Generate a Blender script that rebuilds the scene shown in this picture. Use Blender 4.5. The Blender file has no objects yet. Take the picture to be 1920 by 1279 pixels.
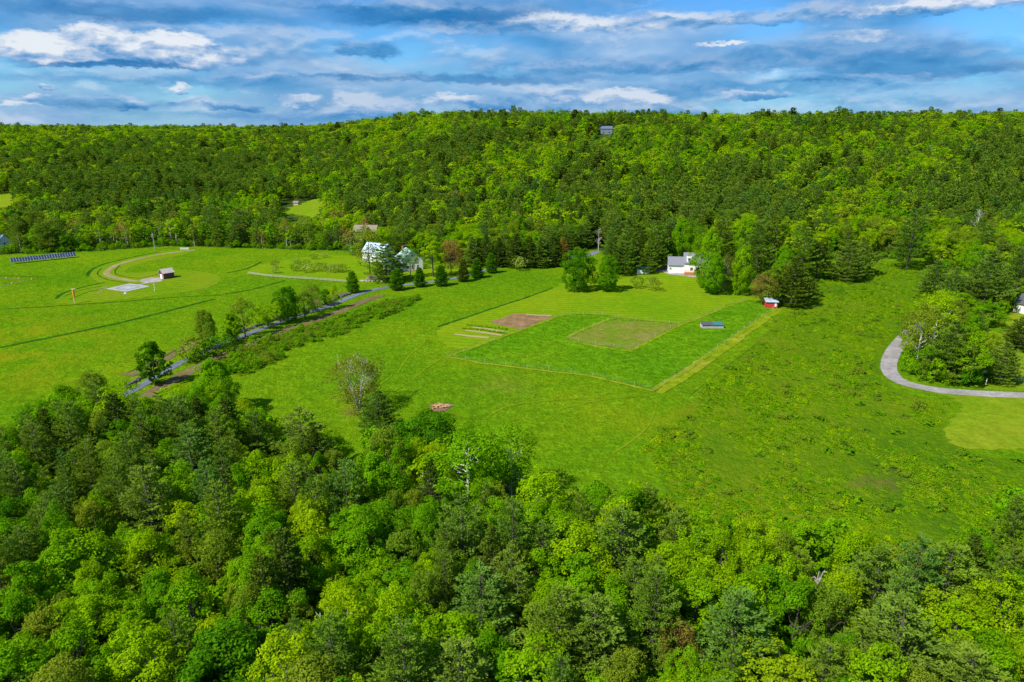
import bpy, bmesh, math, random
import numpy as np
from mathutils import Vector, Matrix, Quaternion
R = math.radians
random.seed(7)
rng = np.random.default_rng(7)
SC = bpy.context.scene
COL = SC.collection

# ------------------------------------------------------------------ camera
CZ, PITCH, FPX = 65.0, 17.13, 1280.0
cam_d = bpy.data.cameras.new('camera'); cam = bpy.data.objects.new('camera', cam_d); COL.objects.link(cam)
cam_d.sensor_width = 36.0; cam_d.lens = 24.0; cam_d.clip_start = 0.5; cam_d.clip_end = 40000
cam.location = (0, 0, CZ); cam.rotation_euler = (R(90 - PITCH), 0, 0)
SC.camera = cam
SC.view_settings.view_transform = 'Standard'
try: SC.view_settings.look = 'None'
except Exception: pass
SC.view_settings.gamma = 1.0
SC.view_settings.use_curve_mapping = False
SC.view_settings.exposure = 0.7
SUN_EL, SUN_DIR = 49.0, (-0.80, -0.60)      # direction towards the sun (x, y)
sa = math.hypot(*SUN_DIR)
sv = Vector((SUN_DIR[0]/sa*math.cos(R(SUN_EL)), SUN_DIR[1]/sa*math.cos(R(SUN_EL)), math.sin(R(SUN_EL))))
sun_d = bpy.data.lights.new('sun', 'SUN'); sun = bpy.data.objects.new('sun', sun_d); COL.objects.link(sun)
sun_d.energy = 4.3; sun_d.angle = R(0.6); sun_d.color = (1.0, 0.94, 0.84)
sun.rotation_euler = (-sv).to_track_quat('-Z', 'Y').to_euler()
sun.location = (0, 0, 300)

# ------------------------------------------------------------------ projection helpers
CP, SP = math.cos(R(PITCH)), math.sin(R(PITCH))
def raydir(px, py):
    a = (px-960.0)/FPX; b = (639.5-py)/FPX
    return np.array([a + 0*b, CP + b*SP, -SP + b*CP])
def project(x, y, z):
    dz = z-CZ
    dep = y*CP - dz*SP
    up = y*SP + dz*CP
    dep = np.where(dep < 1, 1, dep)
    return 960+FPX*x/dep, 639.5-FPX*up/dep, dep

# smooth value noise -------------------------------------------------
def _h(ix, iy, s):
    v = np.sin(ix*127.1+iy*311.7+s*74.7)*43758.5453
    return v-np.floor(v)
def vnoise(x, y, s=0):
    x = np.asarray(x, float); y = np.asarray(y, float)
    ix, iy = np.floor(x), np.floor(y); fx, fy = x-ix, y-iy
    fx = fx*fx*(3-2*fx); fy = fy*fy*(3-2*fy)
    a = _h(ix, iy, s); b = _h(ix+1, iy, s); c = _h(ix, iy+1, s); d = _h(ix+1, iy+1, s)
    return (a*(1-fx)+b*fx)*(1-fy)+(c*(1-fx)+d*fx)*fy
def fbm(x, y, s=0, o=4):
    v = 0; a = .5; t = 0
    for i in range(o):
        v = v+a*vnoise(x, y, s+i*3); t += a; a *= .5; x = x*2.03; y = y*2.03
    return v/t

# ------------------------------------------------------------------ terrain
_us = np.array([-900, 0, 350, 560, 640, 700, 780, 850, 1000, 1200, 1400, 1550, 1700, 1800, 1920, 2800])
_sk = np.array([238, 237, 240, 238, 233, 225, 216, 211, 210, 210, 212, 211, 213, 212, 210, 205])
_rd = np.array([1500, 1500, 1450, 1380, 1280, 1180, 1020, 920, 860, 820, 800, 800, 790, 780, 780, 780])
_ft = np.array([440, 430, 425, 420, 410, 395, 375, 362, 352, 348, 348, 348, 350, 352, 355, 360])
_zr = np.array([CZ + raydir(u, s)[2]/raydir(u, s)[1]*r - 12.5 for u, s, r in zip(_us, _sk, _rd)])
def hgt(x, y):
    x = np.asarray(x, float); y = np.asarray(y, float)
    yy = np.maximum(y, 60)
    u = 960+1339*x/yy
    zr = np.interp(u, _us, _zr); rd = np.interp(u, _us, _rd); ft = np.interp(u, _us, _ft)
    t = np.clip((y-ft)/(rd-ft), 0, 1)
    s = t**1.25*(1+0.22*(1-t)*t*2)
    z = zr*s
    over = np.maximum(y-rd, 0)
    z = z - np.minimum(over*0.035, 30)*np.where(over > 0, 1, 0)
    n = (fbm(x/160+5, y/160+3, 2, 3)-.5)*22 + (fbm(x/60, y/60, 9, 2)-.5)*7
    z = z + n*np.clip(t*5, 0, 1)*np.clip((1-t)*4, 0.06, 1)
    # gentle relief of the fields
    fz = (fbm(x/55+1, y/55, 4, 2)-.5)*1.6
    z = z + fz*np.clip((y-90)/60, 0, 1)*np.clip((430-y)/80, 0, 1)
    z = z + 3.0*np.exp(-(((x-88)/34)**2+((y-318)/20)**2))
    z = z + 3.5*np.clip((x-110)/120, 0, 1)*np.clip((y-230)/120, 0, 1)*np.clip((700-y)/300, 0, 1)
    return z
def gp(px, py):
    """point on the ground seen at photo pixel (px, py)"""
    d = raydir(px, py)
    t = 20.0; prev = t
    while t < 9000:
        p = d*t
        if CZ+p[2] < float(hgt(p[0], p[1])): break
        prev = t; t += max(1.5, t*0.006)
    a, b = prev, t
    for _ in range(24):
        m = (a+b)/2; p = d*m
        if CZ+p[2] < float(hgt(p[0], p[1])): b = m
        else: a = m
    p = d*b
    return (float(p[0]), float(p[1]))
def hz(x, y): return float(hgt(x, y))

# ------------------------------------------------------------------ node helper
class NT:
    def __init__(s, tree): s.t = tree; s.n = tree.nodes; s.l = tree.links
    def add(s, typ, ins=None, **kw):
        nd = s.n.new(typ)
        for k, v in kw.items(): setattr(nd, k, v)
        for k, v in (ins or {}).items():
            if hasattr(v, 'node') or isinstance(v, bpy.types.NodeSocket): s.l.new(v, nd.inputs[k])
            else: nd.inputs[k].default_value = v
        return nd
    def m(s, op, a, b=0.0, c=0.0, clamp=False):
        nd = s.add('ShaderNodeMath', {0: a, 1: b, 2: c}, operation=op, use_clamp=clamp); return nd.outputs[0]
    def v(s, op, a, b=(0, 0, 0)):
        nd = s.add('ShaderNodeVectorMath', {0: a, 1: b}, operation=op); return nd.outputs[0]
    def mix(s, f, a, b, blend='MIX'):
        nd = s.n.new('ShaderNodeMix'); nd.data_type = 'RGBA'; nd.blend_type = blend
        for k, v in ((0, f), (6, a), (7, b)):
            if isinstance(v, bpy.types.NodeSocket): s.l.new(v, nd.inputs[k])
            else: nd.inputs[k].default_value = v if k == 0 else (tuple(v)+(1,))[:4]
        return nd.outputs[2]
    def noise(s, vec, scale, detail=4, rough=.55, col=False, dist=0.0):
        nd = s.add('ShaderNodeTexNoise', {'Scale': scale, 'Detail': detail, 'Roughness': rough, 'Distortion': dist})
        if vec is not None: s.l.new(vec, nd.inputs['Vector'])
        return nd.outputs[1 if col else 0]
    def ramp(s, f, stops):
        nd = s.n.new('ShaderNodeValToRGB'); el = nd.color_ramp.elements
        while len(el) < len(stops): el.new(.5)
        for e, (p, c) in zip(el, stops):
            e.position = p; e.color = (tuple(c)+(1,))[:4] if hasattr(c, '__len__') else (c, c, c, 1)
        s.l.new(f, nd.inputs[0]); return nd.outputs[0]
    def rng(s, x, a, b, c=0.0, d=1.0, smooth=True):
        nd = s.add('ShaderNodeMapRange', {'Value': x, 'From Min': a, 'From Max': b, 'To Min': c, 'To Max': d})
        nd.interpolation_type = 'SMOOTHSTEP' if smooth else 'LINEAR'; return nd.outputs[0]

# ------------------------------------------------------------------ world: Nishita sky with banks of cloud
W = bpy.data.worlds.new('World'); SC.world = W; W.use_nodes = True
w = NT(W.node_tree); w.n.clear()
def azel(px, py):
    d = raydir(px, py); return math.atan2(d[0], d[1]), math.atan2(d[2], math.hypot(d[0], d[1]))
sky = w.add('ShaderNodeTexSky'); sky.sky_type = 'NISHITA'; sky.sun_disc = False
sky.sun_elevation = R(SUN_EL); sky.sun_rotation = math.atan2(SUN_DIR[0], SUN_DIR[1])
sky.altitude = 100; sky.air_density = 1.0; sky.dust_density = 0.4; sky.ozone_density = 2.5
hs = w.add('ShaderNodeHueSaturation', {'Saturation': 1.25, 'Value': 1.0, 'Color': sky.outputs[0]})
tc = w.add('ShaderNodeTexCoord')
sx = w.add('ShaderNodeSeparateXYZ', {0: tc.outputs['Generated']})
X, Y, Z = sx.outputs
AZ = w.m('ARCTAN2', X, Y); EL = w.m('ARCSINE', Z)
# the horizontal stretch of the far decks relaxes towards the zenith
ELs = w.m('MULTIPLY', EL, 2.6)
P0 = w.add('ShaderNodeCombineXYZ', {0: AZ, 1: ELs, 2: 0.0}).outputs[0]
wob = w.noise(P0, 9.0, 5, .6, col=True)
P = w.v('ADD', P0, w.v('MULTIPLY', w.v('SUBTRACT', wob, (.5, .5, .5)), (.05, .05, 0)))
wob2 = w.noise(P0, 38.0, 4, .6, col=True)
PB = w.v('ADD', P0, w.v('ADD', w.v('MULTIPLY', w.v('SUBTRACT', wob, (.5, .5, .5)), (.06, .07, 0)),
                        w.v('ADD', w.v('MULTIPLY', w.v('SUBTRACT', wob2, (.5, .5, .5)), (.034, .044, 0)), w.v('MULTIPLY', w.v('SUBTRACT', w.noise(P0, 110.0, 3, .6, col=True), (.5, .5, .5)), (.014, .018, 0)))))
n1 = w.noise(w.v('ADD', P, (3.3, 1.7, 0)), 3.4, 5, .48)
n1u = w.noise(w.v('ADD', P, (3.3, 1.735, 0)), 3.4, 5, .48)
n2 = w.noise(w.v('ADD', P, (9.1, 4.0, 0)), 9.0, 6, .52)
n2u = w.noise(w.v('ADD', P, (9.1, 4.02, 0)), 9.0, 6, .52)
d1 = w.rng(n1, .40, .56)                                    # broad deck
lit1 = w.m('MULTIPLY_ADD', w.m('SUBTRACT', n1, n1u), 2.8, .48, clamp=True)
d2 = w.rng(n2, .50, .62)
lit2 = w.m('MULTIPLY_ADD', w.m('SUBTRACT', n2, n2u), 6.0, .58, clamp=True)
CR = [(0.0, (.006, .15, .40)), (.35, (.075, .28, .56)), (.6, (.28, .44, .67)), (.82, (.54, .62, .75)), (1.0, (.82, .83, .85))]
c1 = w.ramp(lit1, CR); c2 = w.ramp(lit2, CR)
bg_sky = w.v('MULTIPLY', hs.outputs[0], (.062, .105, .140))
hz_f = w.rng(EL, 0.0, .10, 1.0, 0.0)
bg_sky = w.mix(w.m('MULTIPLY', hz_f, .55), bg_sky, (.30, .52, .80))
col = w.mix(w.m('MULTIPLY', d1, .80), bg_sky, c1)
col = w.mix(w.m('MULTIPLY', d2, .28), col, c2)
# single clouds seen in the photograph, each with a pale top and a blue base
def cloud(col, px, py, rx, ry, bright=1.0, op=.95, soft=.55, base=0.0):
    a, e = azel(px, py); a2, _ = azel(px+rx, py); _, e2 = azel(px, py-ry)
    q = w.v('SUBTRACT', PB, (a, e*2.6, 0)); q = w.v('MULTIPLY', q, (1/abs(a2-a), 1/(2.6*abs(e2-e)), 0))
    s = w.add('ShaderNodeSeparateXYZ', {0: q})
    qy = s.outputs[1]
    low = w.m('MULTIPLY', w.m('MINIMUM', qy, 0.0), .45)     # flatter underside
    q2 = w.add('ShaderNodeCombineXYZ', {0: s.outputs[0], 1: w.m('ADD', qy, low), 2: 0.0}).outputs[0]
    ln = w.add('ShaderNodeVectorMath', {0: q2}, operation='LENGTH').outputs['Value']
    mask = w.rng(ln, 1.18, 1.18-soft*.95)
    t = w.m('ADD', w.m('MULTIPLY_ADD', qy, .42, .52+base), w.m('ADD', PUFF, w.m('MULTIPLY', w.m('SUBTRACT', n2, n2u), 3.0)), clamp=True)
    t = w.m('MULTIPLY', t, bright, clamp=True)
    return w.mix(w.m('MULTIPLY', mask, op), col, w.ramp(t, CR))
n3 = w.noise(PB, 26.0, 4, .55); n3u = w.noise(w.v('ADD', PB, (-.006, .012, 0)), 26.0, 4, .55); PUFF = w.m('MULTIPLY', w.m('SUBTRACT', n3, n3u), 0.9)
W_CLOUDS = [
 (960, 215, 1400, 22, .80, .55, .9, .1), (1500, 165, 480, 24, .66, .65, .9, .1), (350, 150, 420, 16, .60, .5, .9, .1),
 (260, 25, 300, 26, .35, .8, .9, 0), (820, 30, 260, 34, .18, .85, .9, 0), (640, 12, 200, 14, .5, .6, .9, .1),
 (780, 12, 180, 12, .75, .6, .8, .1), (1550, 110, 500, 38, .50, .75, .8, 0), (1750, 132, 330, 22, .22, .75, .9, 0),
 (1180, 125, 330, 22, .62, .7, .8, .1), (880, 150, 300, 14, .38, .7, .9, 0), (1060, 45, 120, 18, 1.0, .85, .7, .25),
 (1240, 42, 160, 22, .95, .85, .7, .2), (1480, 30, 260, 20, .74, .8, .7, .2), (1800, 12, 260, 18, 1.0, .9, .6, .3),
 (1610, 68, 90, 13, .95, .8, .7, .25), (1350, 83, 60, 6, 1.1, .9, .7, .35), (860, 52, 130, 16, .72, .7, .8, .2),
 (690, 95, 70, 22, .62, .8, .5, .05), (600, 145, 260, 8, .8, .6, .8, .15),
 (230, 100, 250, 38, .95, .97, .40, .20), (90, 88, 110, 36, 1.05, .97, .4, .30), (330, 88, 90, 30, 1.08, .97, .4, .35), (190, 72, 70, 30, 1.0, .95, .4, .3),
 (230, 122, 170, 10, .12, .9, .8, .1),
 (130, 190, 300, 20, 0.72, 0.55, 0.9, 0.15), (55, 184, 40, 8, 0.99, 0.84, 0.65, 0.27), (85, 164, 20, 7, 1.03, 0.84, 0.65, 0.32), (25, 197, 60, 8, 0.95, 0.84, 0.65, 0.27),
 (262, 198, 38, 12, 0.88, 0.84, 0.65, 0.22), (336, 166, 18, 11, 0.99, 0.84, 0.65, 0.27), (365, 192, 52, 15, 0.9, 0.84, 0.65, 0.22), (440, 200, 60, 10, 0.6, 0.8, 0.6, 0.05),
 (556, 192, 42, 16, 0.9, 0.84, 0.65, 0.27), (665, 190, 60, 22, 0.85, 0.85, 0.6, 0.2), (730, 195, 80, 14, 0.8, 0.7, 0.6, 0.2),
 (850, 190, 60, 12, 0.95, 0.84, 0.65, 0.27), (920, 197, 60, 12, 0.6, 0.8, 0.6, 0.1), (1060, 182, 85, 24, 0.88, 0.84, 0.65, 0.27),
 (1180, 186, 85, 20, 0.92, 0.92, 0.5, 0.3), (1420, 182, 85, 10, 0.85, 0.84, 0.65, 0.22), (1600, 150, 260, 12, 0.72, 0.6, 0.8, 0.2), (1700, 185, 320, 26, 0.62, 0.55, 0.9, 0.15)]
for c in W_CLOUDS: col = cloud(col, *c)
col = w.v('MULTIPLY', col, (.60, .635, .67))
below = w.rng(Z, -.02, 0.0)
col = w.mix(below, (.06, .12, .03), col)
bgn = w.add('ShaderNodeBackground', {'Color': col, 'Strength': 1.0})
wo = w.add('ShaderNodeOutputWorld', {'Surface': bgn.outputs[0]})

# ------------------------------------------------------------------ materials
def newmat(name):
    m = bpy.data.materials.new(name); m.use_nodes = True; m.node_tree.nodes.clear(); return m, NT(m.node_tree)
def plain(name, c, rough=.7, var=.15, scale=3.0, metal=0.0, bump=0.0):
    m, n = newmat(name)
    tco = n.add('ShaderNodeTexCoord').outputs['Object']
    f = n.noise(tco, scale, 5, .6)
    c0 = tuple(v*(1-var) for v in c); c1 = tuple(min(1, v*(1+var)) for v in c)
    cc = n.mix(f, c0, c1)
    b = n.add('ShaderNodeBsdfPrincipled', {'Base Color': cc, 'Roughness': rough, 'Metallic': metal})
    if bump:
        bp = n.add('ShaderNodeBump', {'Height': n.noise(tco, scale*4, 4), 'Distance': bump, 'Strength': .6}); n.l.new(bp.outputs[0], b.inputs['Normal'])
    n.add('ShaderNodeOutputMaterial', {'Surface': b.outputs[0]}); return m
def foliage(name, ca, cb, cc, trans=.46, tvar=.36):
    """leaf colour picked per tree between three tones; single clumps and leaves vary round it"""
    m, n = newmat(name)
    oi = n.add('ShaderNodeObjectInfo')
    loc = n.v('MULTIPLY', oi.outputs['Location'], (.012, .012, 0))
    pn = n.noise(loc, 1.0, 3, .6)
    f = n.m('ADD', n.m('MULTIPLY', oi.outputs['Random'], .8), n.m('MULTIPLY_ADD', pn, .9, -.35), clamp=True)
    base = n.ramp(f, [(0, ca), (.5, cb), (1, cc)])
    at = n.add('ShaderNodeAttribute'); at.attribute_name = 'tone'
    v = n.m('MULTIPLY_ADD', at.outputs['Fac'], tvar*2, 1-tvar)
    base = n.v('MULTIPLY', base, (1.76, 1.36, .60)); cl = n.v('MULTIPLY', base, n.add('ShaderNodeCombineXYZ', {0: n.m('POWER', v, 1.15), 1: v, 2: v}).outputs[0])
    d = n.add('ShaderNodeBsdfDiffuse', {'Color': cl})
    tcol = n.v('MULTIPLY', cl, (1.25, 1.15, .6))
    t = n.add('ShaderNodeBsdfTranslucent', {'Color': tcol})
    mx = n.add('ShaderNodeMixShader', {0: trans, 1: d.outputs[0], 2: t.outputs[0]})
    n.add('ShaderNodeOutputMaterial', {'Surface': mx.outputs[0]}); return m
F = {
 'green':  foliage('leaf_green', (.060, .205, .008), (.085, .255, .008), (.120, .290, .008)),
 'lime':   foliage('leaf_lime', (.105, .275, .006), (.140, .310, .006), (.185, .335, .008)),
 'yellow': foliage('leaf_yellow_green', (.135, .285, .010), (.160, .300, .012), (.125, .285, .008)),
 'olive':  foliage('leaf_olive', (.082, .190, .024), (.102, .205, .024), (.125, .205, .030)),
 'deep':   foliage('leaf_deep_green', (.035, .150, .008), (.050, .180, .008), (.068, .215, .010)),
 'bronze': foliage('leaf_bronze', (.145, .150, .060), (.165, .135, .065), (.130, .165, .050)),
 'pine':   foliage('needle_pine', (.064, .165, .030), (.082, .188, .032), (.108, .212, .028), .32),
 'spruce': foliage('needle_spruce', (.038, .092, .018), (.050, .108, .018), (.066, .122, .018), .2),
 'bluepine': foliage('needle_blue_pine', (.060, .172, .052), (.074, .192, .056), (.086, .200, .044), .32),
 'dryish': foliage('needle_olive_pine', (.076, .180, .044), (.094, .196, .044), (.110, .208, .038), .32),
 'weed':   foliage('weed_green', (.080, .225, .008), (.105, .250, .008), (.130, .262, .010), .45, .25),
 'weedolive': foliage('weed_olive', (.095, .225, .015), (.110, .240, .015), (.125, .238, .020), .45, .25),
 'twig': foliage('leaf_new_twig', (.085, .135, .035), (.100, .150, .035), (.115, .145, .040)),
 'silver': foliage('leaf_silver', (.130, .250, .060), (.160, .280, .075), (.120, .240, .045), .3),
}
bark = plain('bark_grey', (.085, .075, .055), .9, .35, 4)
bark_white = plain('bark_birch', (.50, .48, .40), .8, .3, 6)
bark_dead = plain('bark_dead', (.42, .39, .33), .9, .3, 5)
bark_red = plain('bark_red_brown', (.20, .11, .07), .9, .3, 5)

def grass_mat(name, a, b, c, sc=.03, bump=.5, stripes=None, extra=None, fine=.35, spk=None):
    m, n = newmat(name)
    P = n.add('ShaderNodeNewGeometry').outputs['Position']
    big = n.noise(P, sc, 4, .55); mid = n.noise(P, sc*9, 5, .65); fin = n.rng(n.noise(P, 1.3, 4, .75), .30, .70); clump = n.rng(n.noise(P, .40, 5, .75), .27, .73)
    f = n.m('ADD', n.m('MULTIPLY', big, 1.5), n.m('MULTIPLY_ADD', mid, .7, -.6), clamp=True)
    cl = n.ramp(f, [(.18, a), (.5, b), (.82, c)])
    k = n.m('MULTIPLY_ADD', fin, fine*1.7, 1-fine*.85); k2 = n.m('MULTIPLY_ADD', clump, fine*1.5, 1-fine*.75)
    k = n.m('MULTIPLY', k, k2); k = n.m('MULTIPLY', k, n.m('MULTIPLY_ADD', n.noise(P, .17, 5, .72), fine*2.2, 1-fine*1.1))
    if stripes:
        dx, dy, wl = stripes
        s = n.add('ShaderNodeSeparateXYZ', {0: P})
        wv = n.m('ADD', n.m('ADD', n.m('MULTIPLY', s.outputs[0], dx/wl*6.283), n.m('MULTIPLY', s.outputs[1], dy/wl*6.283)), n.m('MULTIPLY', n.noise(P, .03, 2), 9.0))
        k = n.m('MULTIPLY', k, n.m('MULTIPLY_ADD', n.m('SINE', wv), .085, 1.0))
    cl = n.v('MULTIPLY', cl, n.add('ShaderNodeCombineXYZ', {0: k, 1: k, 2: k}).outputs[0])
    if spk:      # dots of flowers or dry stalks
        sc_, th, colr, amt = spk
        pt = n.rng(n.noise(P, sc_, 3, .6), th, th+.08); msk = n.rng(n.noise(P, .02, 3), .48, .62)
        cl = n.mix(n.m('MULTIPLY', n.m('MULTIPLY', pt, msk), amt), cl, colr)
    if extra: cl = extra(n, P, cl)
    cl = n.v('MULTIPLY', cl, (.87, .83, .9))
    d = n.add('ShaderNodeBsdfDiffuse', {'Color': cl})
    hh = n.m('ADD', n.m('MULTIPLY', fin, .35), n.m('MULTIPLY', clump, 1.0))
    bp = n.add('ShaderNodeBump', {'Height': hh, 'Distance': bump, 'Strength': .8}); n.l.new(bp.outputs[0], d.inputs['Normal'])
    n.add('ShaderNodeOutputMaterial', {'Surface': d.outputs[0]}); return m
def forest_extra(n, P, cl):
    at = n.add('ShaderNodeAttribute'); at.attribute_name = 'zone'
    rgh = n.rng(n.m('ADD', at.outputs['Alpha'], n.m('MULTIPLY_ADD', n.noise(P, .12, 5, .65), .8, -.4)), .38, .62)
    tl = n.ramp(n.m('ADD', n.m('MULTIPLY', n.noise(P, .03, 4), 1.4), n.m('MULTIPLY_ADD', n.noise(P, .35, 5, .7), 1.0, -.7), clamp=True), [(.15, (.055, .150, .006)), (.5, (.098, .205, .005)), (.85, (.165, .240, .008))])
    fk = n.m('MULTIPLY_ADD', n.noise(P, 1.3, 5, .75), 1.0, .5); tl = n.v('MULTIPLY', tl, n.add('ShaderNodeCombineXYZ', {0: fk, 1: fk, 2: fk}).outputs[0])
    cl = n.mix(rgh, cl, tl)
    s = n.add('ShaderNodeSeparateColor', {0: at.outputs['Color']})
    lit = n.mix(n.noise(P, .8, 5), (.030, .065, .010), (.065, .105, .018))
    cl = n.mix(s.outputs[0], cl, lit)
    wy = n.m('MULTIPLY', s.outputs[1], n.rng(n.noise(P, .06, 5, .65), .42, .60))
    cl = n.mix(wy, cl, (.215, .265, .006))
    br = n.m('MULTIPLY', s.outputs[2], n.rng(n.noise(P, .12, 5, .65), .35, .62))
    return n.mix(br, cl, (.20, .155, .035))
M = {
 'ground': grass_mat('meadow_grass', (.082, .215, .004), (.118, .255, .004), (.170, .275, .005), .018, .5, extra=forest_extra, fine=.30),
 'paddock': grass_mat('tall_paddock_grass', (.078, .222, .004), (.098, .248, .004), (.125, .258, .005), .04, .4, fine=.38),
 'lawn': grass_mat('mown_lawn', (.110, .240, .004), (.145, .258, .005), (.175, .265, .006), .03, .06, stripes=(.22, 1.0, 3.2), fine=.16),
 'plainlawn': grass_mat('short_lawn', (.125, .235, .006), (.155, .250, .008), (.190, .255, .012), .04, .06, fine=.2),
 'mown': grass_mat('mown_field', (.105, .225, .004), (.135, .235, .006), (.175, .235, .010), .04, .08, stripes=(.3, 1.0, 3.4), fine=.15),
 'strip': grass_mat('dry_grass_strip', (.15, .255, .006), (.19, .27, .008), (.24, .275, .02), .10, .15, fine=.25),
 'edge': grass_mat('grass_step_shade', (.018, .095, .006), (.026, .115, .006), (.04, .13, .006), .10, .3, fine=.3),  # shade of the tall-grass step put into a dark green
 'worn': grass_mat('worn_paddock_turf', (.10, .215, .008), (.15, .20, .018), (.20, .19, .045), .08, .1, fine=.2),
 'brush': grass_mat('rough_meadow', (.080, .215, .005), (.110, .235, .005), (.160, .245, .008), .03, .5, fine=.35),
 'soil': grass_mat('tilled_soil', (.19, .12, .05), (.24, .155, .07), (.28, .19, .09), .2, .1, stripes=(1, .5, 1.2), fine=.2),
 'dirt': grass_mat('bare_dirt', (.135, .115, .045), (.165, .125, .06), (.15, .16, .03), .15, .1, fine=.25),
 'gravel': grass_mat('gravel', (.27, .26, .20), (.33, .31, .26), (.38, .36, .31), .2, .05, fine=.2),
 'track': grass_mat('worn_track', (.21, .22, .045), (.28, .25, .10), (.30, .27, .13), .12, .05, fine=.2),
 'asphalt': grass_mat('old_asphalt', (.12, .14, .17), (.15, .175, .205), (.19, .21, .24), .12, .03, fine=.15),
 'drive': grass_mat('driveway_gravel', (.24, .235, .20), (.30, .29, .26), (.36, .35, .32), .12, .05, fine=.2),
 'straw': plain('straw_mulch', (.30, .24, .09), .9, .35, 2),
 'concrete': plain('pad_concrete', (.27, .27, .26), .8, .2, .6),
 'white': plain('white_paint', (.80, .80, .78), .6, .06, 1),
 'siding': plain('white_siding', (.78, .78, .75), .6, .05, 1.5),
 'metalroof': plain('pale_metal_roof', (.46, .56, .68), .45, .08, 1, 0.15),
 'greyroof': plain('grey_shingle_roof', (.17, .18, .21), .8, .2, 2),
 'darkroof': plain('dark_roof', (.07, .075, .08), .6, .2, 2),
 'tealroof': plain('teal_roof', (.04, .15, .16), .5, .2, 2),
 'tanroof': plain('tan_shingle_roof', (.22, .18, .13), .85, .2, 2),
 'red': plain('barn_red', (.50, .03, .025), .7, .15, 2),
 'maroon': plain('dark_red_siding', (.15, .035, .045), .8, .2, 2),
 'brick': plain('chimney_brick', (.38, .14, .08), .9, .25, 4),
 'glass': plain('window_glass', (.04, .05, .06), .12, .2, 1),
 'wood': plain('weathered_wood', (.30, .23, .16), .9, .25, 3),
 'deck': plain('brown_deck', (.40, .17, .07), .8, .2, 3),
 'post': plain('pale_fence_post', (.42, .38, .24), .8, .15, 3),
 'wire': plain('fence_wire', (.20, .19, .14), .6, .1, 3),
 'stone': plain('field_stone', (.10, .095, .09), .9, .4, 1.5),
 'stonepale': plain('pale_stone', (.42, .38, .33), .9, .4, 1.5),
 'orange': plain('orange_cloth', (.85, .30, .03), .7, .1, 3),
 'panel': plain('solar_cell', (.02, .035, .08), .3, .2, 2),
 'steel': plain('galvanised_steel', (.45, .46, .47), .45, .15, 3, .5),
 'cutwood': plain('fresh_cut_wood', (.52, .27, .09), .85, .2, 3),
 'ash': plain('burnt_ground', (.16, .09, .05), .95, .4, 3),
 'bluehouse': plain('blue_grey_siding', (.16, .21, .29), .7, .08, 2),
 'stonewhite': plain('faded_marking', (.40, .40, .39), .8, .25, 2),
 'slateroof': plain('blue_slate_metal', (.10, .14, .20), .5, .15, 2),
 'cream': plain('cream_siding', (.50, .45, .36), .7, .1, 2),
}

# ------------------------------------------------------------------ object helpers
def mesh_np(name, V, Fq, mat, tone=None, mi=None, mats=None, smooth=False):
    me = bpy.data.meshes.new(name)
    V = np.asarray(V, np.float32); Fq = np.asarray(Fq, np.int32)
    k = Fq.shape[1]
    me.vertices.add(len(V)); me.vertices.foreach_set('co', V.ravel())
    me.loops.add(len(Fq)*k); me.loops.foreach_set('vertex_index', Fq.ravel())
    me.polygons.add(len(Fq)); me.polygons.foreach_set('loop_start', np.arange(0, len(Fq)*k, k, dtype=np.int32))
    me.polygons.foreach_set('loop_total', np.full(len(Fq), k, np.int32))
    if mats:
        for m in mats: me.materials.append(m)
        me.polygons.foreach_set('material_index', np.asarray(mi, np.int32))
    elif mat: me.materials.append(mat)
    if smooth: me.polygons.foreach_set('use_smooth', np.ones(len(Fq), bool))
    me.update(calc_edges=True)
    if tone is not None:
        a = me.attributes.new('tone', 'FLOAT', 'FACE'); a.data.foreach_set('value', np.asarray(tone, np.float32))
    return me
def tag(o, label=None, cat=None, group=None, kind=None):
    if label: o['label'] = label
    if cat: o['category'] = cat
    if group: o['group'] = group
    if kind: o['kind'] = kind
    return o
def link(name, me, parent=None, loc=(0, 0, 0), rz=0.0):
    o = bpy.data.objects.new(name, me); COL.objects.link(o); o.location = loc; o.rotation_euler = (0, 0, rz)
    if parent: o.parent = parent
    return o
def empty(name, x, y, z=None, rz=0.0):
    o = bpy.data.objects.new(name, None); COL.objects.link(o)
    o.location = (x, y, hz(x, y) if z is None else z); o.rotation_euler = (0, 0, rz); o.empty_display_size = .5; return o
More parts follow.
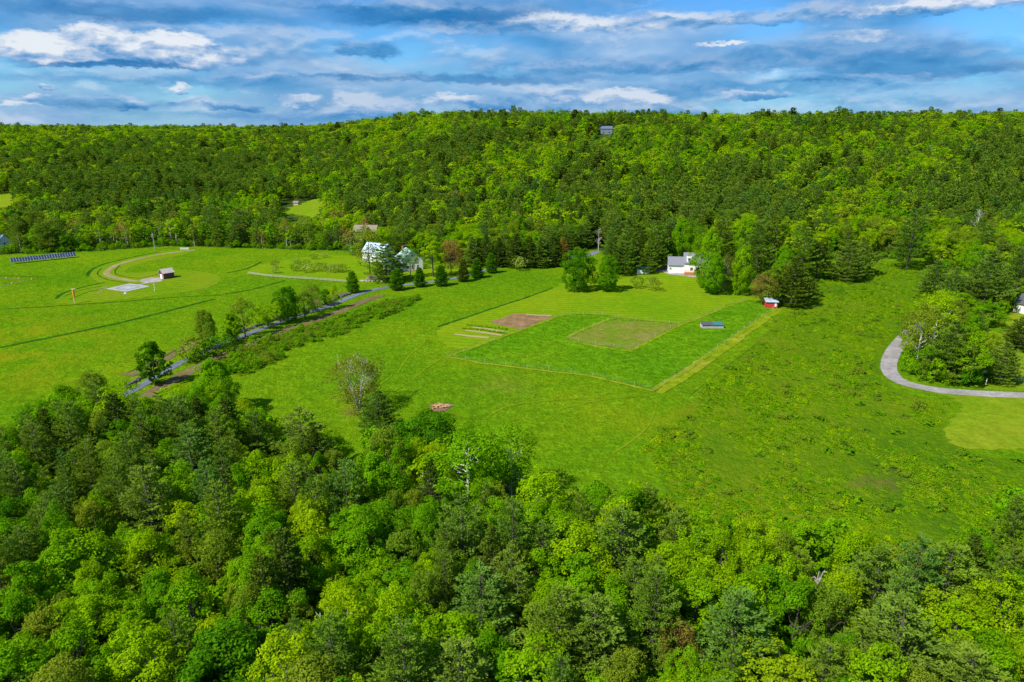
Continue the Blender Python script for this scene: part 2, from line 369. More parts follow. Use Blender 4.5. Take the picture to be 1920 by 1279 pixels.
class MB:
    def __init__(s): s.v = []; s.f = []
    def box(s, x0, x1, y0, y1, z0, z1, T=None):
        b = len(s.v); P = [(x, y, z) for z in (z0, z1) for x, y in ((x0, y0), (x1, y0), (x1, y1), (x0, y1))]
        if T: P = [tuple(T @ Vector(p)) for p in P]
        s.v += P; s.f += [tuple(b+i for i in q) for q in ((3, 2, 1, 0), (4, 5, 6, 7), (0, 1, 5, 4), (1, 2, 6, 5), (2, 3, 7, 6), (3, 0, 4, 7))]
    def poly(s, P): b = len(s.v); s.v += [tuple(p) for p in P]; s.f.append(tuple(range(b, b+len(P))))
    def prism(s, P, d):
        """extrude closed polygon P (3-D points) by vector d"""
        b = len(s.v); n = len(P); d = Vector(d); s.v += [tuple(p) for p in P]+[tuple(Vector(p)+d) for p in P]
        s.f += [tuple(b+n-1-i for i in range(n)), tuple(b+n+i for i in range(n))]
        s.f += [(b+i, b+(i+1) % n, b+n+(i+1) % n, b+n+i) for i in range(n)]
    def tube(s, pts, rad, n=5):
        b = len(s.v); pts = [Vector(p) for p in pts]
        for i, p in enumerate(pts):
            t = (pts[min(i+1, len(pts)-1)]-pts[max(i-1, 0)]).normalized()
            a = t.orthogonal().normalized(); c = t.cross(a); r = rad[i] if hasattr(rad, '__len__') else rad
            for k in range(n):
                q = p+(a*math.cos(k*2*math.pi/n)+c*math.sin(k*2*math.pi/n))*r; s.v.append(tuple(q))
        for i in range(len(pts)-1):
            for k in range(n): s.f.append((b+i*n+k, b+i*n+(k+1) % n, b+(i+1)*n+(k+1) % n, b+(i+1)*n+k))
        s.f.append(tuple(b+(len(pts)-1)*n+k for k in range(n)))
    def mesh(s, name, mat):
        me = bpy.data.meshes.new(name); me.from_pydata(s.v, [], s.f); me.materials.append(mat)
        bm = bmesh.new(); bm.from_mesh(me); bmesh.ops.recalc_face_normals(bm, faces=bm.faces); bm.to_mesh(me); bm.free()
        return me
    def build(s, name, mat, parent=None, loc=(0, 0, 0), rz=0.0): return link(name, s.mesh(name, mat), parent, loc, rz)

# ------------------------------------------------------------------ the ground sheet
def axis(lo, hi, fine, far_lo, far_hi, g=1.16):
    a = list(np.arange(lo, hi+.01, fine)); s = fine; x = hi
    while x < far_hi: s *= g; x += s; a.append(x)
    s = fine; x = lo
    while x > far_lo: s *= g; x -= s; a.insert(0, x)
    return np.array(a)
CELL = 3.0
gx = axis(-360, 360, CELL, -9000, 9000, 1.07)
gy1 = np.arange(0, 456.1, CELL); gy2 = np.arange(465, 1700, 11.0); gy3 = 1700*1.12**np.arange(1, 17)
gy = np.concatenate([-np.array([600, 250, 100, 40.]), gy1, gy2, gy3])
GX, GY = np.meshgrid(gx, gy); GZ = hgt(GX, GY)
V = np.stack([GX.ravel(), GY.ravel(), GZ.ravel()], 1)
nx, ny = len(gx), len(gy); ii, jj = np.meshgrid(np.arange(nx-1), np.arange(ny-1)); k0 = (jj*nx+ii).ravel(); GROUND_LOW = float(GZ.min())
gme = mesh_np('ground', V, np.stack([k0, k0+1, k0+nx+1, k0+nx], 1), M['ground'], smooth=True)

# photo-space outlines of what covers the ground
FORE = np.array([(-600, 800), (-200, 790), (0, 775), (60, 745), (110, 725), (165, 695), (200, 715), (255, 735), (330, 725), (370, 690), (430, 735), (470, 750), (560, 775), (610, 800), (650, 835),
                 (700, 800), (760, 790), (850, 775), (920, 800), (985, 850), (1050, 885), (1130, 893), (1250, 915), (1400, 938), (1500, 952), (1620, 978), (1720, 998), (1800, 985), (1870, 935), (1920, 900), (2100, 900), (2600, 900)], float)
BACK = np.array([(-900, 500), (0, 478), (150, 472), (300, 462), (340, 462), (650, 470), (680, 488), (860, 494), (1060, 494), (1100, 470), (1130, 470), (1150, 500), (1200, 498), (1300, 492), (1330, 520), (1420, 520), (1520, 505),
                 (1545, 488), (1620, 486), (1735, 484), (1760, 505), (1830, 512), (1900, 520), (2000, 540), (2600, 560)], float)
def fore_edge(px): return np.interp(px, FORE[:, 0], FORE[:, 1])
def back_edge(px): return np.interp(px, BACK[:, 0], BACK[:, 1])
def inpoly(px, py, poly):
    px = np.asarray(px, float); py = np.asarray(py, float); r = np.zeros(px.shape, bool); n = len(poly)
    for i in range(n):
        x0, y0 = poly[i]; x1, y1 = poly[(i+1) % n]
        c = ((y0 > py) != (y1 > py)) & (px < (x1-x0)*(py-y0)/((y1-y0) if y1 != y0 else 1e-9)+x0)
        r ^= c
    return r
CLEAR1 = [(532, 397), (560, 384), (592, 374), (604, 380), (598, 396), (590, 410), (560, 404)]
CLEAR2 = [(-60, 372), (25, 362), (30, 385), (-60, 392)]
PX, PY, _ = project(GX, GY, GZ)
BRUSH = [(1470, 590), (1530, 556), (1545, 505), (1620, 492), (1740, 490), (1760, 560), (1745, 590), (1700, 620), (1675, 640), (1648, 672), (1650, 705), (1690, 735), (1780, 760), (1772, 800), (1780, 836), (1850, 860), (2000, 870), (2100, 1010), (1800, 1080), (1400, 1040), (1250, 980), (1230, 850), (1290, 760)]
rough = inpoly(PX, PY, BRUSH).astype(float)
for _ in range(3): rough = (rough+np.roll(rough, 1, 0)+np.roll(rough, -1, 0)+np.roll(rough, 1, 1)+np.roll(rough, -1, 1))/5
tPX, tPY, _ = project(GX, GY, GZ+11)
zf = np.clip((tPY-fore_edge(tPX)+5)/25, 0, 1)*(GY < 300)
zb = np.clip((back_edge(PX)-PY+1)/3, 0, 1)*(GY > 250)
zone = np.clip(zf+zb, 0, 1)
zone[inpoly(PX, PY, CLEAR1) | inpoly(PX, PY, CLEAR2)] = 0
yel = np.exp(-(((PX-60)/150)**2+((PY-660)/70)**2))+np.exp(-(((PX-1250)/160)**2+((PY-780)/50)**2))*.5
brn = 1.5*np.exp(-(((PX-1640)/38)**2+((PY-905)/14)**2))+1.2*np.exp(-(((PX-665)/22)**2+((PY-770)/9)**2))+.35*np.exp(-(((PX-940)/50)**2+((PY-730)/22)**2))
colr = np.stack([zone.ravel(), np.clip(yel, 0, 1).ravel(), np.clip(brn, 0, 1).ravel(), rough.ravel()], 1).astype(np.float32)
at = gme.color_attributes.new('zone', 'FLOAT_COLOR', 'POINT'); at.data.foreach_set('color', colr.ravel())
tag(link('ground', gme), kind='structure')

# ------------------------------------------------------------------ sheets and strips draped on the ground
def resample(P, step):
    out = [P[0]]; acc = 0
    for a, b in zip(P[:-1], P[1:]):
        L = (b-a).length; 
        if L < 1e-6: continue
        t = step-acc
        while t <= L: out.append(a+(b-a)*(t/L)); t += step
        acc = (acc+L) % step
    out.append(P[-1]); return out
def smooth_poly(P, closed=True, k=5):
    P = [Vector(p) for p in P]; n = len(P); out = []
    for i in range(n if closed else n-1):
        p0, p1, p2, p3 = (P[(i-1) % n], P[i], P[(i+1) % n], P[(i+2) % n]) if closed else (P[max(i-1, 0)], P[i], P[i+1], P[min(i+2, n-1)])
        for j in range(k):
            t = j/k; out.append(.5*((2*p1)+(p2-p0)*t+(2*p0-5*p1+4*p2-p3)*t*t+(3*p1-p0-3*p2+p3)*t**3))
    if not closed: out.append(P[-1])
    return out
def drape(name, pix, mat, off, smooth=True, world=False, k=5, rag=0.0):
    P = [Vector(p if world else gp(*p)) for p in pix]
    if smooth: P = smooth_poly(P, True, k)
    if rag:
        P = resample(list(P)+[P[0]], 1.2)[:-1]; P = [p+Vector((float(vnoise(i*.6, 2, 5))-.5, float(vnoise(i*.6, 9, 7))-.5))*rag for i, p in enumerate(P)]
    bm = bmesh.new(); vs = [bm.verts.new((p.x, p.y, 0)) for p in P]; bm.faces.new(vs)
    for ax in (0, 1):
        lo = min(p[ax] for p in P); hi = max(p[ax] for p in P)
        g = math.floor(lo/CELL)*CELL+CELL
        while g < hi:
            no = [0, 0, 0]; no[ax] = 1; co = [0, 0, 0]; co[ax] = g
            bmesh.ops.bisect_plane(bm, geom=bm.verts[:]+bm.edges[:]+bm.faces[:], plane_co=co, plane_no=no); g += CELL
    bmesh.ops.triangulate(bm, faces=bm.faces)
    for v in bm.verts: v.co.z = hz(v.co.x, v.co.y)+off
    bmesh.ops.recalc_face_normals(bm, faces=bm.faces)
    if bm.faces and sum(f.normal.z for f in bm.faces) < 0: bmesh.ops.reverse_faces(bm, faces=bm.faces)
    me = bpy.data.meshes.new(name); bm.to_mesh(me); bm.free(); me.materials.append(mat)
    return tag(link(name, me), kind='structure')
def path_pts(pix, step=2.0, smooth=True):
    P = [Vector(gp(*p)) for p in pix]
    if smooth: P = smooth_poly(P, False, 8)
    return resample(P, step)
def ribbon(name, pix, width, mat, off, smooth=True, wob=.12, pts=None):
    P = pts or path_pts(pix, 1.5, smooth); n = len(P); V = []; Fc = []
    for i, p in enumerate(P):
        t = (P[min(i+1, n-1)]-P[max(i-1, 0)]).normalized(); nr = Vector((-t.y, t.x))
        wd = width[0]+(width[1]-width[0])*i/(n-1) if hasattr(width, '__len__') else width
        wa = wd*(.5+wob*(float(vnoise(i*.35, 1.5, 3))-.5)); wb = wd*(.5+wob*(float(vnoise(i*.35, 7.5, 5))-.5))
        for q in (-wa, -wa*.33, wb*.33, wb):
            c = p+nr*q; V.append((c.x, c.y, hz(c.x, c.y)+off))
    for i in range(n-1):
        for k in range(3): a = i*4+k; Fc.append((a+1, a, a+4, a+5))
    me = bpy.data.meshes.new(name); me.from_pydata(V, [], Fc); me.materials.append(mat)
    me.update()
    if me.polygons[0].normal.z < 0: me.flip_normals()
    return tag(link(name, me), kind='structure')

ROAD = [(228, 744), (270, 721), (332, 684), (400, 652), (435, 638), (462, 628), (530, 602), (583, 585), (617, 574), (659, 557), (690, 546), (732, 538), (797, 530), (842, 524), (879, 516), (910, 507), (952, 496), (1010, 489), (1060, 484), (1101, 479), (1121, 471)]
DRIVE = [(1745, 600), (1712, 620), (1690, 640), (1671, 668), (1667, 695), (1690, 716), (1740, 729), (1800, 736), (1920, 742), (2060, 748), (2300, 752)]
# cover sheets
drape('mown_field', [(99, 562), (121, 548), (158, 537), (184, 531), (168, 517), (178, 503), (215, 490), (296, 473), (352, 468), (360, 474), (300, 486), (250, 500), (240, 512), (330, 506), (402, 514), (412, 527), (380, 542), (320, 551), (250, 560), (170, 568), (115, 569)], M['mown'], .05, rag=1.2)
drape('lawn', [(822, 618), (870, 598), (932, 577), (1037, 541), (1060, 530), (1120, 530), (1165, 524), (1215, 512), (1255, 508), (1310, 512), (1338, 530), (1400, 545), (1425, 562), (1395, 564), (1350, 578), (1290, 603), (1270, 608), (1162, 596), (1127, 590), (1073, 589), (1037, 597), (966, 624), (890, 650), (850, 652), (826, 640)], M['lawn'], .05, rag=0.9)
drape('tall_grass_paddock', [(842, 668), (890, 651), (966, 624), (1037, 598), (1073, 590), (1127, 591), (1162, 597), (1270, 609), (1298, 600), (1350, 579), (1395, 565), (1440, 574), (1445, 584), (1300, 683), (1228, 731), (1100, 702), (1000, 691), (900, 680)], M['paddock'], .055, smooth=False, rag=0.9)
drape('worn_paddock', [(1064, 637), (1085, 624), (1143, 601), (1200, 602), (1269, 609), (1228, 632), (1186, 656), (1120, 648)], M['worn'], .075, smooth=False, rag=1.3)
drape('garden_soil', [(917, 604), (969, 588), (1040, 592), (1008, 606), (978, 617), (952, 613)], M['soil'], .08, smooth=False, rag=1.0)
drape('right_lawn', [(1744, 734), (1780, 745), (1806, 765), (1790, 782), (1770, 804), (1783, 831), (1832, 844), (1920, 842), (2050, 838), (2200, 800), (2200, 745), (2000, 744), (1850, 740)], M['plainlawn'], .06, rag=1.8)
drape('house_lawn', [(1838, 650), (1842, 628), (1860, 622), (1885, 622), (1893, 595), (1905, 584), (1960, 588), (2100, 600), (2100, 700), (1985, 706), (1920, 704), (1880, 690)], M['plainlawn'], .05, rag=1.5)
drape('farm_lawn', [(466, 508), (520, 490), (600, 480), (690, 482), (720, 495), (880, 499), (870, 512), (830, 520), (760, 530), (690, 530), (650, 524), (560, 518)], M['lawn'], .045, rag=1.5)
drape('hillside_clearing', CLEAR1, M['plainlawn'], .25, rag=5.0)
drape('field_clearing', CLEAR2, M['plainlawn'], .25)
drape('verge', [(1805, 716), (1850, 712), (1920, 716), (2100, 722), (2100, 740), (1920, 734), (1830, 728)], M['mown'], .05)
# roads, tracks, strips
ribbon('road', ROAD, (2.8, 3.8), M['asphalt'], .10, wob=.03)
ribbon('driveway', DRIVE, 4.3, M['drive'], .10, wob=.08)
ribbon('dirt_track', [(366, 469), (346, 471), (296, 478), (250, 488), (220, 497), (203, 507), (201, 515), (220, 522), (253, 527), (280, 527)], 3.0, M['track'], .09)
drape('gravel_pad', [(262, 527), (275, 522), (300, 521), (304, 527), (290, 530), (272, 531)], M['gravel'], .11)
ribbon('dirt_strip', [(716, 553), (680, 566), (645, 581), (589, 601), (533, 620), (470, 645), (420, 665), (340, 705), (270, 745)], (4.2, 4.6), M['dirt'], .08)
ribbon('dirt_strip', [(238, 705), (264, 694), (300, 676), (346, 653), (380, 640)], 4.6, M['dirt'], .08)
ribbon('dirt_strip', [(583, 570), (605, 560), (650, 549)], 3.0, M['dirt'], .08)
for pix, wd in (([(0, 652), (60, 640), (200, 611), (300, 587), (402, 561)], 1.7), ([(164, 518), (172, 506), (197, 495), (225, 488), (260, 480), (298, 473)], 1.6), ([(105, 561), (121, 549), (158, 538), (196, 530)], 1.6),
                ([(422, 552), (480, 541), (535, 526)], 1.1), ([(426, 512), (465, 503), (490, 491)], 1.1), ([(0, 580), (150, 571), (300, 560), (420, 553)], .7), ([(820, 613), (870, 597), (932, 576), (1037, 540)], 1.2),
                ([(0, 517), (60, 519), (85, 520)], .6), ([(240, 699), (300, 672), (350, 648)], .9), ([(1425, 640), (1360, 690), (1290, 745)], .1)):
    ribbon('grass_step_shade', pix, wd, M['edge'], .085, wob=.5)  # dark ribbons painted as the shade where tall grass meets mown
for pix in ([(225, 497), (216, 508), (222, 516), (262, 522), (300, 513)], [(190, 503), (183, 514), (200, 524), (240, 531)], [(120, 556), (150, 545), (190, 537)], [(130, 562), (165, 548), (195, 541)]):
    ribbon('dark_mown_line', pix, .6, M['edge'], .08, wob=.5)  # thin dark lines laid on the mown grass
for pix, wd in (([(1222, 734), (1290, 692), (1380, 630), (1452, 580)], 1.6), ([(1236, 738), (1310, 690), (1395, 629), (1462, 580)], 2.3), ([(838, 669), (900, 681), (1000, 693), (1100, 704), (1226, 734)], 1.1),
                ([(842, 668), (890, 651), (966, 624), (1037, 598)], .9), ([(1180, 660), (1225, 636), (1272, 611), (1298, 601), (1350, 580), (1395, 564)], 1.2), ([(1060, 638), (1120, 650), (1184, 659)], .8), ([(1062, 634), (1090, 619), (1143, 598)], 1.2),
                ([(1145, 598), (1200, 600), (1270, 608)], .5), ([(1037, 597), (1073, 589), (1127, 590)], .5)):
    ribbon('dry_grass_strip', pix, wd, M['strip'], .10, smooth=False, wob=.6)
for pix in ([(835, 668), (800, 690), (770, 715), (735, 735)], [(800, 640), (770, 665), (745, 700)], [(1040, 770), (1120, 752), (1215, 742), (1228, 738)], [(905, 790), (960, 760), (1080, 748), (1190, 745)], [(1232, 745), (1215, 800), (1150, 850)], [(740, 700), (690, 735), (600, 775)]):
    ribbon('wheel_track', pix, .55, M['mown'], .075, wob=.8)
for pix in ([(168, 543), (185, 543), (196, 538)], [(180, 552), (192, 544), (202, 537)], [(0, 522), (40, 524)], [(0, 538), (24, 532), (50, 526)]):
    ribbon('worn_line', pix, .55, M['track'], .11)
ribbon('pad_walkway', [(256, 536), (266, 533.5), (281, 530)], 1.5, M['gravel'], .16, wob=.02)
for pix in ([(852, 627), (880, 631), (917, 634)], [(873, 620), (905, 624), (942, 629.5)], [(886, 614), (915, 618), (948, 623)], [(985, 590), (1010, 592), (1034, 592.5)]):
    ribbon('straw_bed', pix, 1.5, M['straw'], .13, smooth=False, wob=.4)

# ------------------------------------------------------------------ tree meshes
def leaf_quads(c, n, s, r):
    """rhombic leaves: centres c, normals n, sizes s"""
    n = n/np.linalg.norm(n, axis=1)[:, None]
    a = r.normal(size=n.shape); a -= n*(a*n).sum(1)[:, None]; a /= np.linalg.norm(a, axis=1)[:, None]
    b = np.cross(n, a); s = s[:, None]
    return np.stack([c-a*s*.6, c-b*s*.42, c+a*s*.6, c+b*s*.42], 1).reshape(-1, 3)
def limbs(r, H, Rr, cb, stems=1, n=9, rad=.22, wander=.5, up=.55, twigs=2):
    """trunk plus limbs as list of (points, radii)"""
    out = []
    for s in range(stems):
        a0 = r.uniform(0, 6.28); lean = (0 if stems == 1 else r.uniform(.18, .42))
        top = np.array([math.cos(a0)*lean*H*.8, math.sin(a0)*lean*H*.8, H*r.uniform(.74, .84)])
        pts = [np.array([0, 0, -.5])+np.array([math.cos(a0), math.sin(a0), 0])*(.15*(stems > 1))]
        for k in range(1, 6):
            t = k/5; pts.append(top*np.array([t**1.3, t**1.3, t])+r.normal(size=3)*np.array([wander, wander, 0])*.3*t)
        rr = [rad*(1-.82*k/5) for k in range(6)]; out.append((pts, rr))
        for k in range(n):
            t = r.uniform(cb*.9, .9); i = min(int(t*5), 4); f = t*5-i; p = pts[i]*(1-f)+pts[i+1]*f
            a = r.uniform(0, 6.28); L = Rr*r.uniform(.5, .78)*(1-.9*max(0, t-.45))
            d = np.array([math.cos(a), math.sin(a), up*r.uniform(.6, 1.6)])
            q = [p, p+d*L*.4+r.normal(size=3)*.15, p+d*L*.75+np.array([0, 0, .15*L])+r.normal(size=3)*.2, p+d*L+np.array([0, 0, .35*L])]
            r0 = rad*.42*(1-.5*t); out.append((q, [r0, r0*.7, r0*.4, r0*.15]))
            for _ in range(twigs):
                m = q[1+r.integers(0, 2)]; dd = d*.4+r.normal(size=3)*.45; dd[2] = abs(dd[2])*.8
                out.append(([m, m+dd*L*.3, m+dd*L*.6+np.array([0, 0, .1*L])], [r0*.4, r0*.25, r0*.08]))
    return out
def limb_mesh(name, L, mat, sides=5, minr=.018):
    mb = MB()
    for p, rr in L: mb.tube(p, [max(x, minr) for x in rr], sides)
    me = bpy.data.meshes.new(name); me.from_pydata(mb.v, [], mb.f); me.materials.append(mat); return me
def np_broad(seed, H=14, Rr=4.6, cb=.22, clumps=60, lpc=130, ls=.40, shape='round', fill=1.0, up=.35, low=False):
    r = np.random.default_rng(seed); V = []; T = []
    ph = r.uniform(0, 6.28, 6); hz_ = H*(1-cb)/2; cz = H*cb+hz_
    for i in range(int(clumps*1.55)):
        d = r.normal(size=3); d /= np.linalg.norm(d)
        if d[2] < -.5 and r.random() < .5 and not low: d[2] *= -1
        a = math.atan2(d[1], d[0])
        lob = 1+.20*math.sin(2*a+ph[0])+.14*math.sin(3*a+ph[1]+d[2]*3)+.10*math.sin(5*a+ph[2]+d[2]*5)
        k = r.uniform(.45, 1.0 if low else .92)**.7
        zz = d[2]
        wz = 1.0
        if shape == 'egg': wz = 1.0-.25*max(zz, 0)+(.10 if zz < .1 else 0)
        if shape == 'cone': wz = 1-.45*max(zz, 0)+(.12 if zz < 0 else 0)
        if shape == 'vase': wz = 1+.22*zz
        if shape == 'col': wz = .72
        c = np.array([d[0]*Rr*lob*k*wz, d[1]*Rr*lob*k*wz, cz+zz*hz_*k*(.95+.1*math.sin(3*a+ph[3]))])
        rc = Rr*r.uniform(.11, .27)*(.8 if shape in ('col',) else 1)
        n = int(lpc*(rc/(Rr*.28))**2*fill)
        q = r.normal(size=(n, 3)); q /= np.linalg.norm(q, axis=1)[:, None]
        out = d*np.array([1, 1, .8]); keep = (q@out > -.35) & (q[:, 2] > -.75); q = q[keep]; n = len(q)
        pos = c+q*(rc*r.uniform(.55, 1.08, n)**.6)[:, None]*np.array([1.05, 1.05, .82])
        nn = q*.6+np.array([0, 0, up])+d*.35+r.normal(size=(n, 3))*.5
        V.append(leaf_quads(pos, nn, ls*r.uniform(.65, 1.35, n), r))
        T.append(np.clip(.5+(r.random()-.5)*.45+(r.random(n)-.5)*.5, 0, 1))
    V = np.concatenate(V); T = np.concatenate(T); return V, T
def np_pine(seed, H=17, Rr=4.6, cb=.2, step=.85, br=5, tl=.55, tw=.14, blades=7, tufts=9, droop=-.05, power=.8, irregular=.3, lat=.30):
    r = np.random.default_rng(seed); C = []; D = []; B = []; T = []; L = []
    z = H*cb
    while z < H*.985:
        t = (z-H*cb)/(H*(1-cb))
        rr = Rr*((1-t)**power)*(.55+.45*min(1, t*5+.25)) + .25
        nb = max(3, int(round(br*(1-.35*t))))
        a0 = r.uniform(0, 6.28)
        for k in range(nb):
            a = a0+k*6.283/nb+r.normal()*.22; ln = rr*(1+irregular*r.normal()*.6); ln = max(.3, min(ln, rr*1.35))
            dz = droop+.25*t+r.normal()*.06+.10
            dr = np.array([math.cos(a), math.sin(a), dz]); sd = np.array([-math.sin(a), math.cos(a), 0])
            bt = r.random()
            m = max(3, int(tufts*ln/Rr*1.2+2)); ts = r.uniform(.22, 1.0, m)**.8; ts[0] = 1
            lt = lat*ln*np.sin(np.pi*np.clip(ts*.9, 0, 1))*r.uniform(-1, 1, m)
            P = np.array([0, 0, z+r.normal()*.1])+dr*(ts*ln)[:, None]+sd*lt[:, None]+np.array([0, 0, 1.0])*(.20*ln*ts**2+r.normal(size=m)*.05)[:, None]
            C.append(P); D.append(np.tile(dr, (m, 1))+sd*(lt/max(ln, .1))[:, None]*1.5+np.array([0, 0, .35])); T.append(np.clip(.5+(bt-.5)*.45+(r.random(m)-.5)*.35, 0, 1))
            B.append(np.full(m, .6+.4*ln/Rr))
            if k % 2 == 0 or ln > 1.5: L.append(([np.array([0, 0, z]), np.array([0, 0, z])+dr*ln*.5, np.array([0, 0, z+.12*ln])+dr*ln*.92], [.035+.02*ln/Rr, .02, .008]))
        z += step*r.uniform(.7, 1.3)*(1-.35*t)
    C = np.concatenate(C); D = np.concatenate(D); T = np.concatenate(T); B = np.concatenate(B)
    C = np.repeat(C, blades, 0); D = np.repeat(D, blades, 0); T = np.repeat(T, blades); B = np.repeat(B, blades); n = len(C)
    D = D/np.linalg.norm(D, axis=1)[:, None]+r.normal(size=(n, 3))*.50; D[:, 2] = D[:, 2]*.7+.15; D /= np.linalg.norm(D, axis=1)[:, None]
    S = np.cross(D, r.normal(size=(n, 3))); S /= np.linalg.norm(S, axis=1)[:, None]
    ln = (tl*B*r.uniform(.6, 1.25, n))[:, None]; wd = (tw*r.uniform(.7, 1.3, n))[:, None]
    C = C+r.normal(size=(n, 3))*np.array([.14, .14, .06])
    V = np.stack([C, C+D*ln*.45-S*wd, C+D*ln, C+D*ln*.45+S*wd], 1).reshape(-1, 3)
    return V, T, L
def quadmesh(name, V, T, mat): return mesh_np(name, V, np.arange(len(V)).reshape(-1, 4), mat, T)
def join_far(name, V, T, mat, L, bmat):
    """crown and trunk as one cheap mesh for the distant woods"""
    mb = MB()
    for p, rr in L: mb.tube(p, rr, 4)
    fv = [f for f in mb.f if len(f) == 4]; F1 = np.array(fv, np.int32)
    V2 = np.concatenate([np.array(mb.v), V]); F2 = np.concatenate([F1, np.arange(len(V)).reshape(-1, 4)+len(mb.v)])
    mi = np.concatenate([np.ones(len(F1)), np.zeros(len(V)//4)]); T2 = np.concatenate([np.full(len(F1), .5), T])
    return mesh_np(name, V2, F2, None, T2, mi, [mat, bmat])

# near kinds: (crown mesh, trunk mesh, natural height, natural radius)
K = {}
NEARJ = {k: None for k in ('b0', 'b1', 'b2', 'b3', 'b4', 'b6', 'b7', 'b8', 'b9', 'bx', 'p0', 'p1', 'p2', 'p3', 'p4', 'bush', 'bush_olive')}
def kind_broad(key, seed, mat, H, Rr, bk=bark, sparse=False, stems=1, nl=10, **kw):
    V, T = np_broad(seed, H, Rr, **kw)
    L = limbs(np.random.default_rng(seed+99), H, Rr, max(kw.get('cb', .22), .1), stems, nl, rad=(.017 if stems == 1 else .010)*H)
    K[key] = (quadmesh('crown', V, T, mat), limb_mesh('trunk', L, bk), H, Rr)
    if key in NEARJ: NEARJ[key] = (join_far('tree', V, T, mat, L[:7], bk), H, Rr)
def kind_pine(key, seed, mat, H, Rr, bk=bark, **kw):
    V, T, L = np_pine(seed, H, Rr, **kw)
    L = [([np.array([0, 0, -.5]), np.array([0, 0, H*.5]), np.array([0, 0, H*.97])], [.016*H, .010*H, .03])]+L
    K[key] = (quadmesh('crown', V, T, mat), limb_mesh('trunk', L, bk, 5), H, Rr)
    if key in NEARJ: NEARJ[key] = (join_far('tree', V, T, mat, L[:40], bk), H, Rr)
BR = [('b0', 11, 'green', 14, 4.4, dict(shape='egg')), ('b1', 12, 'lime', 13, 4.2, dict(shape='vase', clumps=55)), ('b2', 13, 'green', 12, 3.8, dict(shape='cone', clumps=56)),
      ('b3', 14, 'lime', 15, 4.4, dict(clumps=66, shape='cone')), ('b4', 15, 'deep', 14, 4.4, dict(clumps=64, shape='egg')), ('b5', 16, 'yellow', 11, 3.6, dict(shape='vase', clumps=48, fill=.8)),
      ('b6', 17, 'olive', 13, 3.8, dict(clumps=50, fill=.7, ls=.23)), ('b7', 18, 'green', 13, 3.2, dict(shape='cone', clumps=54)), ('b8', 19, 'lime', 14, 3.6, dict(shape='vase', clumps=60, fill=.75)),
      ('b9', 20, 'olive', 13, 4.2, dict(shape='egg', clumps=60, fill=.8)), ('bx', 21, 'green', 15, 4.0, dict(clumps=70, fill=.8, shape='vase'))]
for k, s, m, H, Rr, kw in BR: kind_broad(k, s, F[m], H, Rr, **{**dict(cb=.08, lpc=280, ls=.225), **kw})
kind_broad('birch', 31, F['lime'], 14, 3.6, bark_white, cb=.16, clumps=70, lpc=150, ls=.26, fill=.8, nl=14)
kind_broad('birch2', 32, F['green'], 15, 4.2, bark_white, cb=.18, clumps=80, lpc=150, ls=.27, fill=.8, nl=14, shape='vase')
kind_broad('multibirch', 33, F['twig'], 12.5, 5.2, bark_white, stems=6, cb=.06, clumps=100, lpc=110, ls=.23, fill=1.2, nl=6, low=True, shape='vase')
kind_broad('sparse', 34, F['olive'], 13, 3.8, bark, cb=.06, clumps=80, lpc=110, ls=.25, fill=1.0, nl=12)
kind_broad('bronze', 35, F['bronze'], 11, 4.2, bark_red, cb=.04, clumps=80, lpc=110, ls=.24, fill=1.0, nl=14)
kind_broad('maple', 36, F['green'], 14, 5.0, cb=-.02, clumps=115, lpc=330, ls=.28, low=True, shape='egg')
kind_broad('maple_deep', 37, F['deep'], 14, 5.4, cb=-.08, clumps=120, lpc=340, ls=.28, low=True)
kind_broad('poplar', 38, F['deep'], 12, 3.2, cb=.0, clumps=80, lpc=300, ls=.28, low=True, shape='cone')
kind_broad('bush', 39, F['green'], 3.0, 2.0, cb=.0, clumps=26, lpc=70, ls=.26, nl=5)
kind_broad('bush_olive', 40, F['olive'], 3.4, 2.4, cb=.0, clumps=26, lpc=70, ls=.26, nl=6, fill=.8)
kind_broad('bush_silver', 41, F['silver'], 3.2, 2.6, cb=.12, clumps=26, lpc=70, ls=.22, nl=6, fill=.8)
PN = [('p0', 51, 'pine', 17, 4.8, {}), ('p1', 52, 'pine', 16, 4.3, dict(irregular=.4)), ('p2', 53, 'bluepine', 15, 4.6, {}), ('p3', 54, 'dryish', 16, 4.6, dict(irregular=.35)),
      ('p4', 55, 'pine', 18, 5.2, dict(power=.62, irregular=.45, step=1.05))]
for k, s, m, H, Rr, kw in PN: kind_pine(k, s, F[m], H, Rr, **{**dict(cb=.12, tufts=24, blades=9, tl=.50, tw=.09, br=6, power=.70, step=1.5, lat=.42), **kw})
kind_pine('spruce', 56, F['spruce'], 12, 3.0, cb=.04, step=.5, br=7, tufts=10, tl=.45, tw=.10, droop=-.22, power=1.0, irregular=.15)
kind_pine('spruce2', 57, F['spruce'], 13, 3.6, cb=.06, step=.6, br=7, tufts=10, tl=.5, tw=.11, droop=-.15, power=.9, irregular=.25)
kind_pine('fir', 58, F['deep'], 9, 2.7, cb=.0, step=.45, br=8, tufts=12, tl=.42, tw=.10, droop=-.08, power=.62, irregular=.32)
kind_pine('bigpine', 59, F['pine'], 15, 5.2, cb=.04, step=1.3, br=7, tufts=28, blades=9, tl=.50, tw=.095, droop=-.02, power=.75, irregular=.32, lat=.38)
def dead_mesh(seed, H, Rr, mat, stems=1, n=16, tw=4):
    return limb_mesh('trunk', limbs(np.random.default_rng(seed), H, Rr, .3, stems, n, rad=.018*H, twigs=tw), mat, 5, .035)
DEAD = [dead_mesh(71, 13, 3.2, bark_dead, 1, 20), dead_mesh(72, 9, 3.0, bark_dead, 3, 8), dead_mesh(73, 17, 3.0, bark_dead, 1, 30, 2)]

